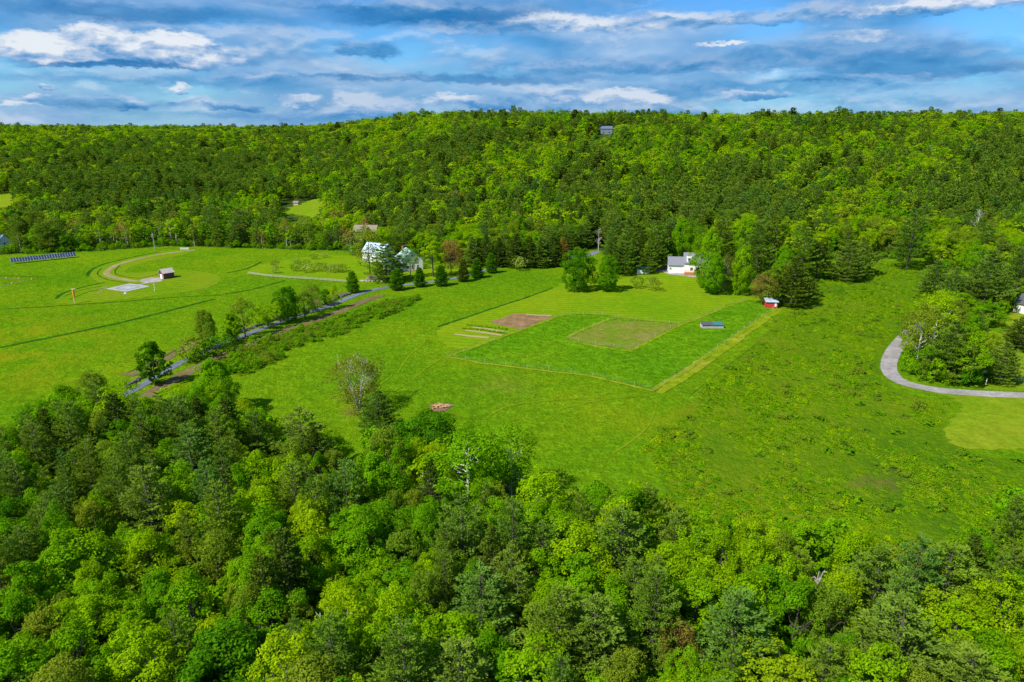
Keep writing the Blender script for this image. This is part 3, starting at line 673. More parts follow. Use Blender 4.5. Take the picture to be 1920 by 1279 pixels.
def place(key, x, y, H, rad, name, label, cat, group=None, mat=None, z=None, parts=True):
    crown, trunk, h0, r0 = K[key]
    rz = random.uniform(0, 6.28); sz = H/h0; sxy = rad/r0
    o = empty(name, x, y, z, rz); o.scale = (sxy, sxy, sz); tag(o, label, cat, group)
    c = link('crown', crown, o)
    if mat:
        c.material_slots[0].link = 'OBJECT'; c.material_slots[0].material = mat
    link('trunk', trunk, o)
    return o
def px_place(key, bx, by, ty, wpx, name, label, cat, group=None, mat=None):
    x, y = gp(bx, by); z = hz(x, y); _, _, dep = project(x, y, z); dep = float(dep)
    d = math.hypot(x, y); el = math.atan2(CZ-z, d)
    H = (by-ty)*dep/FPX/math.cos(el)*1.0; rad = wpx/2*dep/FPX
    return place(key, x, y, H*(1.06 if 'maple' in key else 1.04), rad*(.82 if 'maple' in key else 1.08), name, label, cat, group, mat)

# trees that stand apart in the photograph: kind, base x, base y, top y, width (photo pixels), name, label, category, group, foliage
TR = [
 ('multibirch', 672, 766, 668, 92, 'birch_tree', 'sparse many-stemmed white birch standing alone in the open field', 'tree', None, None),
 ('bigpine', 712, 812, 738, 74, 'pine_tree', 'dark young pine at the field edge just below the lone white birch', 'tree', None, F['pine']),
 ('poplar', 292, 722, 640, 44, 'broadleaf_tree', 'narrow dark green tree beside the lower end of the road', 'tree', None, None),
 ('maple_deep', 392, 655, 583, 46, 'broadleaf_tree', 'round dark crowned tree rising above the roadside bushes', 'tree', None, F['olive']),
 ('bush_olive', 362, 675, 632, 60, 'shrub', 'broad olive bush under the round roadside tree, left one', 'bush', 'roadside bushes', None),
 ('bush_olive', 405, 668, 630, 66, 'shrub', 'broad olive bush under the round roadside tree, right one', 'bush', 'roadside bushes', F['deep']),
 ('poplar', 438, 640, 585, 28, 'broadleaf_tree', 'slim bright green tree between the round roadside tree and the thin olive one', 'tree', None, F['green']),
 ('sparse', 460, 632, 560, 44, 'broadleaf_tree', 'thin olive half bare tree beside the road', 'tree', None, None),
 ('b1', 503, 615, 566, 48, 'broadleaf_tree', 'low bright green tree against the dark dense tree by the road', 'tree', None, None),
 ('maple_deep', 541, 604, 538, 50, 'broadleaf_tree', 'dense dark green tree in the middle of the roadside row', 'tree', None, None),
 ('sparse', 572, 597, 546, 42, 'broadleaf_tree', 'feathery olive tree right of the dense dark roadside tree', 'tree', None, None),
 ('bronze', 586, 586, 528, 34, 'broadleaf_tree', 'almost bare brownish tree behind the roadside row', 'tree', None, F['olive']),
 ('poplar', 611, 572, 542, 22, 'broadleaf_tree', 'small dark tree on the far side of the road bend', 'tree', None, None),
 ('b2', 627, 578, 538, 24, 'broadleaf_tree', 'small lime green tree leaning over the road', 'tree', None, F['lime']),
 ('fir', 662, 549, 511, 21, 'fir_tree', 'slim green fir at the end of the white rail fence', 'fir', None, F['green']),
 ('fir', 745, 544, 506, 24, 'fir_tree', 'dense green fir hiding the road in front of the big conifer', 'fir', None, None),
 ('bigpine', 726, 528, 460, 70, 'pine_tree', 'large spreading conifer in front of the white farmhouse', 'tree', None, F['pine']),
 ('fir', 787, 538, 504, 20, 'fir_tree', 'small fir right of the dense one in front of the farmhouse', 'fir', 'firs along the road', None),
 ('fir', 828, 536, 500, 22, 'fir_tree', 'broad fir below the tall tree right of the farmhouse', 'fir', 'firs along the road', None),
 ('fir', 869, 528, 488, 19, 'fir_tree', 'narrow fir on the near side of the road below the bare reddish tree', 'fir', 'firs along the road', F['spruce']),
 ('fir', 894, 521, 488, 22, 'fir_tree', 'squat fir on the near road side in front of the dark spruces', 'fir', 'firs along the road', None),
 ('fir', 921, 512, 477, 19, 'fir_tree', 'rightmost fir of the row on the near road side', 'fir', 'firs along the road', F['deep']),
 ('bush_silver', 976, 507, 481, 30, 'shrub', 'pale grey green bush in front of the dark spruce row', 'bush', None, None),
 ('maple_deep', 1084, 546, 469, 64, 'broadleaf_tree', 'large round dark green tree at the lawn edge, left of its twin', 'tree', None, F['deep']),
 ('maple', 1139, 546, 481, 52, 'broadleaf_tree', 'round bright green tree at the lawn edge, right of the darker one', 'tree', None, F['green']),
 ('bush_silver', 1193, 540, 517, 30, 'shrub', 'smaller left one of two round grey green bushes on the lawn', 'bush', None, F['olive']),
 ('bush_silver', 1222, 545, 519, 34, 'shrub', 'larger right one of two round grey green bushes on the lawn', 'bush', None, F['olive']),
 ('maple', 1322, 541, 436, 62, 'broadleaf_tree', 'tall oval green tree close right of the white house', 'tree', None, F['green']),
 ('maple', 1335, 551, 480, 54, 'broadleaf_tree', 'lower leafy tree with short grey trunk before the tall oval one', 'tree', None, F['green']),
 ('multibirch', 1357, 546, 478, 36, 'broadleaf_tree', 'thin many stemmed tree between two full lawn trees', 'tree', None, None),
 ('maple', 1388, 552, 464, 50, 'broadleaf_tree', 'full oval tree on a pale trunk, rightmost of the lawn group', 'tree', None, F['green']),
 ('bronze', 1428, 572, 512, 44, 'broadleaf_tree', 'reddish brown half bare tree left of the red shed', 'tree', None, None),
 ('b2', 1440, 566, 505, 50, 'broadleaf_tree', 'olive green tree tangled with the reddish one by the red shed', 'tree', None, F['olive']),
 ('bigpine', 1482, 572, 488, 80, 'pine_tree', 'spreading dark conifer right behind the red shed', 'tree', None, F['spruce']),
 ('bigpine', 1516, 556, 520, 42, 'pine_tree', 'low dark conifer at the right foot of the big one by the red shed', 'tree', None, F['spruce']),
 ('maple', 1463, 548, 466, 50, 'broadleaf_tree', 'bright green tree rising behind the conifers by the red shed', 'tree', None, F['green']),
 ('bigpine', 1586, 527, 455, 64, 'pine_tree', 'left and nearer of two lone conifers in the meadow', 'tree', None, F['dryish']),
 ('bigpine', 1612, 517, 448, 50, 'pine_tree', 'right and farther of two lone conifers in the meadow', 'tree', None, F['dryish']),
 ('p0', 1700, 505, 395, 60, 'pine_tree', 'dark pine at the meadow back edge', 'tree', 'pines at the meadow back edge', F['pine']),
 ('bigpine', 1748, 562, 492, 66, 'pine_tree', 'bushy dark pine at the left tip of the wooded strip by the driveway', 'tree', None, F['dryish']),
 ('p3', 1782, 575, 505, 52, 'pine_tree', 'thin topped olive pine behind the bushy dark one', 'tree', None, None),
 ('bigpine', 1842, 580, 475, 76, 'pine_tree', 'tall grey green pine in the wooded strip above the shrubs', 'tree', None, F['dryish']),
 ('b0', 1820, 532, 455, 44, 'broadleaf_tree', 'round green tree at the back of the wooded strip', 'tree', None, None),
 ('p4', 1900, 570, 462, 66, 'pine_tree', 'tall pine cut by the right edge of the picture', 'tree', None, F['pine']),
 ('birch', 1716, 690, 570, 56, 'birch_tree', 'thin white stemmed birch where the driveway bends away', 'tree', None, F['olive']),
 ('birch', 1745, 665, 548, 56, 'birch_tree', 'second thin birch a little behind the driveway bend', 'tree', None, F['lime']),
 ('b7', 1783, 642, 560, 38, 'broadleaf_tree', 'narrow green tree in the middle of the wooded strip', 'tree', None, F['olive']),
 ('b7', 1816, 655, 588, 36, 'broadleaf_tree', 'narrow tree just right of the middle of the wooded strip', 'tree', None, F['green']),
 ('p2', 1760, 655, 570, 50, 'pine_tree', 'blue green pine half hidden behind the birches', 'tree', None, F['pine']),
 ('bigpine', 1776, 712, 606, 84, 'pine_tree', 'large dark pine on the near side of the wooded strip', 'tree', None, F['pine']),
 ('b2', 1812, 718, 618, 64, 'broadleaf_tree', 'bright green tree right of the large dark pine by the driveway', 'tree', None, F['green']),
 ('b5', 1838, 700, 618, 36, 'broadleaf_tree', 'slim yellow green tree behind the pale pole', 'tree', None, None),
 ('bush', 1812, 722, 690, 44, 'shrub', 'dark green bush at the driveway edge beside the pale pole', 'bush', None, F['deep']),
 ('bigpine', 1873, 717, 645, 66, 'pine_tree', 'grey green conifer between the driveway and the small lawn', 'tree', None, F['dryish']),
 ('spruce2', 1832, 640, 600, 34, 'spruce_tree', 'small blue green conifer in the shrubs of the wooded strip', 'tree', None, F['bluepine']),
 ('bigpine', 1912, 655, 596, 74, 'pine_tree', 'dark low conifer beside the house at the right edge', 'tree', None, F['spruce']),
 ('p1', 1960, 650, 560, 80, 'pine_tree', 'dark conifer just beyond the right edge', 'tree', None, F['spruce']),
 ('sparse', 1702, 655, 585, 44, 'broadleaf_tree', 'thin olive tree at the left tip of the driveway strip', 'tree', None, F['olive']),
 ('birch2', 1765, 632, 545, 38, 'broadleaf_tree', 'full green tree behind the second thin birch by the driveway', 'tree', None, F['lime']),
 ('sparse', 1728, 640, 552, 60, 'broadleaf_tree', 'feathery yellow green tree beside the thin birches', 'tree', None, F['lime']),
 ('b6', 1740, 705, 650, 50, 'broadleaf_tree', 'low leafy tree under the birches at the driveway bend', 'tree', None, F['green']),
 ('b2', 1850, 610, 572, 60, 'broadleaf_tree', 'low round tree at the back of the small lawn', 'tree', None, F['green']),
 ('b7', 1800, 590, 548, 34, 'broadleaf_tree', 'low yellow green tree under the tall grey green pine', 'tree', None, F['lime']),
 ('sparse', 694, 514, 425, 50, 'broadleaf_tree', 'tall half bare pale stemmed tree left of the farmhouse barn', 'tree', None, None),
 ('birch2', 770, 520, 465, 34, 'broadleaf_tree', 'slender green tree right before the farmhouse gable', 'tree', None, F['green']),
 ('b7', 812, 519, 443, 44, 'broadleaf_tree', 'full tree close to the right side of the farmhouse', 'tree', None, F['lime']),
 ('bronze', 846, 516, 448, 46, 'broadleaf_tree', 'bare reddish brown tree right of the farmhouse', 'tree', None, None),
 ('bronze', 855, 402, 357, 32, 'broadleaf_tree', 'bare grey brown tree among green ones on the lower slope', 'tree', None, None),
]
for i, (bx, by, ty, wd) in enumerate([(886, 500, 446, 36), (912, 500, 443, 32), (936, 500, 448, 30), (952, 499, 452, 26), (968, 501, 440, 42), (992, 501, 446, 38), (1014, 501, 446, 40), (1036, 500, 440, 38), (1056, 499, 448, 30)]):
    TR.append(('spruce2' if i % 2 else 'spruce', bx, by, ty, wd, 'spruce_tree', ['leftmost','second','third','fourth','fifth','sixth','seventh','eighth','ninth'][i]+' dark spruce from the left in the dense row behind the road', 'tree', 'dark spruces behind the road', F['bronze'] if i == 8 else F['spruce'] if i % 3 else F['dryish']))
for i, (bx, by, ty, wd) in enumerate([(1150, 512, 448, 46), (1172, 515, 430, 52), (1196, 505, 425, 56), (1228, 503, 420, 60), (1250, 498, 428, 46), (1215, 512, 452, 40)]):
    TR.append(('bigpine', bx, by, ty, wd, 'pine_tree', ['leftmost','second','third','rightmost back','back','front'][i]+' large dark pine in the stand left of the white house', 'tree', 'pines left of the white house', F['pine'] if i % 2 else F['spruce']))
for i, (bx, by, ty, wd) in enumerate([(1345, 515, 420, 56), (1415, 530, 418, 60), (1445, 522, 410, 58), (1500, 525, 430, 60), (1530, 522, 455, 50)]):
    TR.append((('p0', 'p4', 'p1')[i % 3], bx, by, ty, wd, 'pine_tree', ['leftmost tall dark pine behind the lawn trees','second tall dark pine behind the lawn trees','tall dark pine straight behind the red shed','fourth tall dark pine, right behind the red shed','rightmost tall dark pine behind the red shed'][i], 'tree', 'pines behind the lawn trees', F['pine'] if i % 2 else F['spruce']))
TR.append(('maple', 1275, 498, 415, 54, 'broadleaf_tree', 'bright green tree rising straight behind the white garage', 'tree', None, F['green']))
TR.append(('maple', 1395, 505, 412, 50, 'broadleaf_tree', 'vivid green tree among the dark pines behind the lawn', 'tree', None, F['green']))
for i, (bx, by) in enumerate([(515, 503), (517, 512), (560, 507), (580, 510), (598, 507), (620, 511), (637, 510), (557, 492), (590, 486), (608, 483), (574, 497)]):
    TR.append(('bush_silver', bx, by, by-(15 if i < 7 else 10), 34 if 1 < i < 7 else 18, 'apple_tree', ['small pale bush at the left corner of the rail fence','small bush touching the left end of the rail fence','leftmost spreading apple tree behind the rail fence','second spreading apple tree behind the rail fence','third spreading apple tree behind the rail fence','fourth spreading apple tree behind the rail fence','rightmost spreading apple tree behind the rail fence','small round bush, leftmost of the orchard back row','small round bush, third in the orchard back row','small round bush, rightmost of the orchard back row','small round bush, second in the orchard back row'][i], 'fruit tree', 'orchard trees behind the rail fence', F['silver'] if i % 2 else F['olive']))
# distinct trees of the near woods, given by crown top
NEAR = [
 ('b3', 165, 692, 11, 4.2, 'broadleaf_tree', 'olive green tree at the wood edge against the left field', F['olive']),
 ('b1', 215, 718, 10, 4.6, 'broadleaf_tree', 'yellow green tree at the wood edge just left of the road end', F['lime']),
 ('b0', 262, 742, 9, 4.2, 'broadleaf_tree', 'low green tree hiding the lower end of the road', F['green']),
 ('b6', 322, 722, 9, 4.4, 'broadleaf_tree', 'olive green tree at the wood edge right of the road end', F['lime']),
 ('b2', 120, 722, 11, 4.4, 'broadleaf_tree', 'green tree at the left wood edge beside the open field', F['green']),
 ('b6', 620, 812, 8, 3.4, 'broadleaf_tree', 'low light tree in the notch of the wood edge below the birch', F['lime']),
 ('bigpine', 1168, 955, 15.5, 6.8, 'pine_tree', 'big spreading dark pine among light green trees, bottom centre right', F['pine']),
 ('p4', 1050, 1108, 14, 5.0, 'pine_tree', 'open branched pine with pale trunk near the bottom centre', F['pine']),
 ('p2', 900, 1065, 13, 5.2, 'pine_tree', 'rounded blue green pine near the bottom centre', F['bluepine']),
 ('p3', 1118, 1120, 13.5, 5.0, 'pine_tree', 'pine with yellow tinted top near the bottom centre', F['dryish']),
 ('p2', 1385, 1112, 14, 5.4, 'pine_tree', 'blue green layered pine right of the bottom centre', F['bluepine']),
 ('p3', 1700, 1130, 15, 6.0, 'pine_tree', 'large grey olive pine near the bottom right corner', F['dryish']),
 ('bigpine', 1655, 1030, 14, 5.4, 'pine_tree', 'dark green pine above the large grey olive one, bottom right', F['pine']),
 ('p1', 1790, 1020, 14, 5.2, 'pine_tree', 'dense dark blue pine at the right end of the wood edge', F['pine']),
 ('p3', 560, 765, 15, 6.0, 'pine_tree', 'broad grey green pine at the left wood edge against the field', F['dryish']),
 ('p0', 265, 870, 17, 5.4, 'pine_tree', 'tall pine over a dark gap with its trunk showing, left side', F['dryish']),
 ('p2', 350, 805, 16, 5.0, 'pine_tree', 'layered deep green pine in the left pine stand', F['bluepine']),
 ('p0', 860, 1200, 13, 5.0, 'pine_tree', 'grey green pine at the bottom edge left of the centre', F['dryish']),
 ('p4', 1830, 1220, 13, 5.0, 'pine_tree', 'pale grey pine top at the bottom right edge', F['dryish']),
 ('maple_deep', 800, 768, 13, 6.0, 'broadleaf_tree', 'dark round crown at the wood edge below the burn pile', F['deep']),
 ('maple', 700, 850, 13, 4.8, 'broadleaf_tree', 'vivid green oval tree near the wood edge left of centre', F['green']),
 ('birch2', 875, 812, 16, 6.6, 'birch_tree', 'large open birch with pale forked limbs near the wood edge', F['green']),
 ('birch2', 958, 795, 15, 4.6, 'birch_tree', 'white limbed birch at the wood edge right of the large one', F['green']),
 ('birch', 1015, 880, 14, 4.4, 'birch_tree', 'tall lime birch with a straight pale trunk at the wood edge', F['lime']),
 ('b5', 1455, 1215, 10, 4.6, 'broadleaf_tree', 'bright yellow green tree at the bottom edge right of centre', F['yellow']),
 ('b5', 1790, 1105, 11, 4.2, 'broadleaf_tree', 'yellow green spreading tree near the bottom right corner', F['yellow']),
 ('maple', 405, 1180, 12, 5.2, 'broadleaf_tree', 'dense vivid green round tree at the bottom left edge', F['deep']),
 ('maple', 395, 672, 14, 5.0, 'broadleaf_tree', 'tall rounded green tree beside the lower road at the wood edge', F['green']),
 ('bronze', 1275, 1160, 10, 2.4, 'broadleaf_tree', 'small rusty orange tree near the bottom right of centre', F['bronze']),
]
def gp_top(px, py, H):
    d = raydir(px, py); t = 20.0
    while t < 3000:
        p = d*t
        if CZ+p[2] < hz(p[0], p[1])+H: break
        t += .5
    return float(p[0]), float(p[1])

OCC = []      # occupied spots x, y, radius
for key, bx, by, ty, wd, nm, lb, ct, grp, mt in TR:
    o = px_place(key, bx, by, ty, wd, nm, lb, ct, grp, mt); OCC.append((o.location.x, o.location.y, wd/2*math.hypot(o.location.x, o.location.y)/FPX))
for key, tx, ty, H, rad, nm, lb, mt in NEAR:
    x, y = gp_top(tx, ty, H); place(key, x, y, H, rad, nm, lb, 'tree', None, mt); OCC.append((x, y, rad*.75))
def dead(k, x, y, s, label, grp=None):
    o = empty('dead_tree', x, y, None, random.uniform(0, 6)); o.scale = (s, s, s); tag(o, label, 'tree', grp); link('trunk', DEAD[k], o)
    OCC.append((x, y, 1.0)); return o
dead(1, *gp_top(628, 1105, 11), 1.25, 'bleached dead tree with twisted bare limbs, bottom left of centre')
dead(0, *gp_top(1538, 1040, 12), .9, 'grey dead snag standing in the woods right of centre')
dead(1, *gp_top(795, 880, 9), 1.0, 'dead pale branched tree beside the birches at the wood edge')
dead(2, *gp(1826, 452), 1.35, 'tall bare grey dead pine against dark pines, right side')
dead(0, *gp(1740, 300), 1.2, 'bare pale snag high on the wooded slope, upper right')
dead(2, *gp(1122, 470), .95, 'bare white trunk standing by the far end of the road')

# ------------------------------------------------------------------ woods: random trees
KEEP_CLEAR = [(660, 414, 708, 426, 430), (684, 448, 800, 495, 370), (738, 455, 800, 500, 370), (1125, 230, 1150, 245, 790), (532, 380, 600, 404, 640), (1196, 495, 1330, 516, 350), (0, 448, 14, 468, 400), (-50, 360, 22, 386, 640),
              (1092, 468, 1124, 482, 390), (20, 474, 146, 497, 380), (282, 434, 298, 468, 390), (340, 458, 356, 470, 390), (540, 378, 562, 384, 640), (822, 750, 845, 768, 185), (1885, 572, 1925, 640, 260), (255, 700, 290, 735, 220)]
HARD = [Vector(gp(*p)) for p in ROAD]; roadpts = np.array([(p.x, p.y) for p in resample(smooth_poly(HARD, False, 4), 3)])
PINEZ = [(330, 330, 340, 60, .62), (120, 340, 120, 55, .55), (560, 300, 150, 40, .45), (250, 372, 260, 30, .85), (1180, 440, 150, 50, .5), (1400, 420, 120, 60, .62), (1250, 375, 260, 35, .45), (1820, 400, 130, 55, .85), (1560, 350, 80, 30, .5), (1620, 260, 130, 30, .45), (700, 400, 60, 40, .45), (1880, 330, 90, 60, .5), (830, 300, 80, 30, .4)]
FPINEZ = [(120, 900, 230, 130, .66), (330, 880, 160, 120, .64), (520, 840, 120, 90, .5), (60, 1050, 110, 90, .5), (350, 1050, 60, 50, .5), (900, 1130, 140, 90, .45), (1100, 1190, 140, 80, .5), (1700, 1100, 150, 100, .45)]
def prob(px, py, Z, base):
    p = np.full(px.shape, base)
    for cx, cy, rx, ry, v in Z:
        p = np.maximum(p, v*np.clip(1.5-np.sqrt(((px-cx)/rx)**2+((py-cy)/ry)**2)*1.1, 0, 1))
    return p
def grid(x0, x1, y0, y1, s):
    a, b = np.meshgrid(np.arange(x0, x1, s), np.arange(y0, y1, s*.87)); a = a+(np.arange(b.shape[0]) % 2)[:, None]*s/2
    a = a+rng.uniform(-.36, .36, a.shape)*s; b = b+rng.uniform(-.36, .36, b.shape)*s; return a.ravel(), b.ravel()
STRIPW = [(1690, 650), (1720, 620), (1755, 560), (1800, 540), (1860, 540), (1920, 545), (1890, 592), (1840, 625), (1840, 655), (1860, 690), (1840, 712), (1790, 722), (1740, 720), (1695, 705), (1678, 685)]
ALL = []
def collect(x, y, hb, hp, prob_z, base, mode, sc):
    z = hgt(x, y); n = len(x)
    bx, by, dep = project(x, y, z); pb_ = .45*np.clip((vnoise(x/55, y/75, 43)-.66)*6, 0, 1)*(mode == 'back')
    pc = rng.random(n) < pb_+prob(bx if mode == 'back' else bx, by if mode == 'back' else by-60, prob_z, base)
    H = np.where(pc, hp*rng.uniform(.75, 1.2, n), hb*rng.uniform(.65, 1.2, n))
    if mode == "back": H = H*(.82+.42*vnoise(x/24, y/24, 41))
    rad = np.where(pc, .27 if mode == 'back' else .225, .335 if mode == 'back' else .255)*H*rng.uniform(.78, 1.28, n)*sc
    tx, ty, _ = project(x, y, z+H)
    if mode == 'fore': ok = (ty > fore_edge(tx)+rng.uniform(-6, 14, n))
    elif mode == 'strip': ok = inpoly(bx, by, STRIPW) & (bx < 2050)
    else: ok = by < back_edge(bx)-rng.uniform(0, 2.5, n)
    ok &= np.abs(x) < y*.80+70
    for cx, cy, cr in OCC: ok &= (x-cx)**2+(y-cy)**2 > (cr*.8+rad*.42)**2
    wpx = rad*FPX/dep
    for x0, y0, x1, y1, yw in KEEP_CLEAR: ok &= ~((bx+wpx*.8 > x0) & (bx-wpx*.8 < x1) & (by > y0) & (ty < y1) & (y < yw))
    m = x[:, None][ok]; idx = np.where(ok)[0]
    near = np.zeros(n, bool)
    for i in idx:
        if y[i] < 480:
            if ((roadpts[:, 0]-x[i])**2+(roadpts[:, 1]-y[i])**2).min() < (2.5+rad[i]*.7)**2: near[i] = True
    ok &= ~near
    for p in (CLEAR1, CLEAR2): ok &= ~inpoly(bx, by, p)
    for i in np.where(ok)[0]: ALL.append((x[i], y[i], z[i], H[i], rad[i], bool(pc[i]), float(bx[i]), float(by[i]), float(dep[i]), mode))
x, y = grid(-260, 260, 26, 290, 4.5); collect(x, y, 11.5, 14.2, FPINEZ, .10, 'fore', 1.05)
x, y = grid(-640, 640, 290, 640, 7.0); collect(x, y, 12.5, 15.5, PINEZ, .08, 'back', 1.0)
x, y = grid(100, 250, 160, 345, 6.5); collect(x, y, 9.0, 10.0, [], .3, 'strip', 1.0)
x, y = grid(-960, 1000, 640, 960, 8.6); collect(x, y, 12.5, 14.5, PINEZ, .07, 'back', 1.15)
x, y = grid(-1500, 420, 960, 1680, 11.0); collect(x, y, 15.0, 16.0, PINEZ, .12, 'back', 1.35)
def inview(t): return -60 < t[6] < 1980 and t[7]-t[3]*FPX/t[8] < 1290
ALL.sort(key=lambda t: -(t[3]/t[8])*(1 if inview(t) else .0001))
nb = npn = 0
def colour_word(k): return {'b0': 'mid green', 'b1': 'lime green', 'b2': 'compact green', 'b3': 'large lime green', 'b4': 'deep green', 'b5': 'yellow green', 'b6': 'thin olive', 'b7': 'narrow green', 'b8': 'tall lime', 'b9': 'rounded olive', 'bx': 'spreading green',
                            'birch': 'white stemmed lime', 'bronze': 'bronze', 'sparse': 'half bare olive', 'p0': 'dark green', 'p1': 'ragged dark', 'p2': 'blue green', 'p3': 'grey olive', 'p4': 'flat topped dark', 'spruce': 'pointed dark', 'spruce2': 'broad dark'}[k]
def area_word(px, py, mode):
    if mode == 'fore':
        h = 'far left' if px < 250 else 'left' if px < 560 else 'left centre' if px < 860 else 'centre' if px < 1120 else 'right centre' if px < 1400 else 'right' if px < 1680 else 'far right'
        v = 'at the %s near wood edge' if py < 960 else 'amid the %s near woods' if py < 1180 else 'low in the %s near woods' if py < 1400 else 'at the %s bottom edge'
        return v % h
    if mode == 'strip': return 'in the driveway strip'
    h = 'behind the solar panels' if px < 220 else 'behind the helipad' if px < 480 else 'left of the farmhouse' if px < 680 else 'behind the farmhouse' if px < 860 else 'above the road' if px < 1130 else 'behind the white house' if px < 1330 else 'above the red shed' if px < 1560 else 'far right'
    return 'in back woods '+h
REST_B, REST_P = [], []; LBL = {}
zi = np.array([_zr.min()])
for t in ALL:
    x, y, z, H, rad, pc, bx, by, dep, mode = t
    u = random.random(); v = .5*vnoise(x/38, y/38, 11)+.5*vnoise(x/110, y/110, 12)
    if pc:
        k = 'p0' if u < .30 else 'p1' if u < .48 else 'p4' if u < .60 else 'p3' if u < .80 else 'p2' if u < .92 else 'spruce2'
        if mode == 'back' and by < 400 and bx > 900 and u > .85: k = 'spruce'
    else:
        q = (u*.65+float(v)*.6)+.04
        k = 'b4' if q < .15 else 'b0' if q < .28 else 'bx' if q < .38 else 'b7' if q < .46 else 'b2' if q < .54 else 'b9' if q < .63 else 'b3' if q < .75 else 'b8' if q < .85 else 'b1' if q < .95 else 'b5' if q < 1.02 else 'b6'
        if mode == 'fore' and u > .95: k = 'birch'
        if mode == 'back' and y < 470 and bx < 700 and u > .35: k = 'sparse' if u > .66 else 'birch' if u > .50 else 'bronze' if u > .44 else 'b1'
        if mode == 'back' and 480 < bx < 1900 and by < 300 and u > .90: k = 'b6'
    if inview(t) and ((pc and npn < 235) or (not pc and nb < 255)):
        if pc: npn += 1
        else: nb += 1
        nm = {'p': 'pine_tree', 'b': 'broadleaf_tree', 's': 'spruce_tree'}[k[0]]
        if k == 'birch': nm = 'birch_tree'
        if k == 'sparse': nm = 'broadleaf_tree'
        kn = {'pine_tree': 'pine', 'broadleaf_tree': 'broadleaf tree', 'spruce_tree': 'spruce', 'birch_tree': 'birch'}[nm]
        aw = area_word(bx, by, mode); sw = 'tall ' if H > (14.5 if not pc else 17.5) else 'short ' if H < (10.5 if not pc else 13.5) else ''
        LBL.setdefault(('%s%s %s' % (sw, colour_word(k), kn), aw), []).append((bx, place(k, x, y, H, rad, nm, 'tree', 'tree', None, None, z)))
    else: (REST_P if pc else REST_B).append((t, k))

ORD = ['leftmost', 'second from left', 'third from left', 'fourth from left', 'fifth from left', 'sixth from left', 'seventh from left', 'eighth from left', 'ninth from left', 'tenth from left']+['%dth from left' % q for q in range(11, 40)]
for (a, aw), L_ in LBL.items():
    L_.sort(key=lambda q: q[0]); n_ = len(L_)
    for i, (_, o) in enumerate(L_):
        o['label'] = ('%s %s' % (a, aw) if n_ == 1 else '%s %s, %s' % (a, aw, 'rightmost' if i == n_-1 else ORD[min(i, 38)])); o['group'] = 'trees '+aw
# far meshes (crown and trunk together) for the rest
FARK = {}
def far_broad(key, seed, mat, H, Rr, bk=bark, stems=1, **kw):
    V, T = np_broad(seed, H, Rr, **{**dict(cb=.12, clumps=34, lpc=34, ls=.66), **kw}); L = limbs(np.random.default_rng(seed), H, Rr, .2, stems, 5, rad=.016*H, twigs=0)
    FARK[key] = (join_far('tree', V, T, F[mat], L, bk), H, Rr)
def far_pine(key, seed, mat, H, Rr, **kw):
    V, T, _ = np_pine(seed, H, Rr, **{**dict(cb=.22, step=1.15, br=6, tufts=7, blades=5, tl=1.0, tw=.24, power=.72), **kw})
    L = [([np.array([0, 0, -.5]), np.array([0, 0, H*.5]), np.array([0, 0, H*.95])], [.016*H, .010*H, .03])]
    FARK[key] = (join_far('tree', V, T, F[mat], L, bark), H, Rr)
for k, s, m, H, Rr, kw in BR: far_broad(k, s, m, H, Rr, **{a: b for a, b in kw.items() if a in ('shape', 'fill')})
far_broad('birch', 31, 'lime', 14, 3.6, bark_white, cb=.3, fill=.8, lpc=36, ls=.6); far_broad('sparse', 34, 'olive', 13, 3.8, bark_white, cb=.25, fill=.75, ls=.55, lpc=36); far_broad('bronze', 35, 'bronze', 12, 3.8, bark_white, cb=.2, fill=.7, ls=.5, lpc=36)
for k, s, m, H, Rr, kw in PN: far_pine(k, s, m, H, Rr, irregular=kw.get('irregular', .3), power=kw.get('power', .72))
far_pine('spruce', 56, 'spruce', 12, 3.0, cb=.05, droop=-.2, power=1.0, step=.8); far_pine('spruce2', 57, 'spruce', 13, 3.4, cb=.06, droop=-.15, power=.9, step=.85)

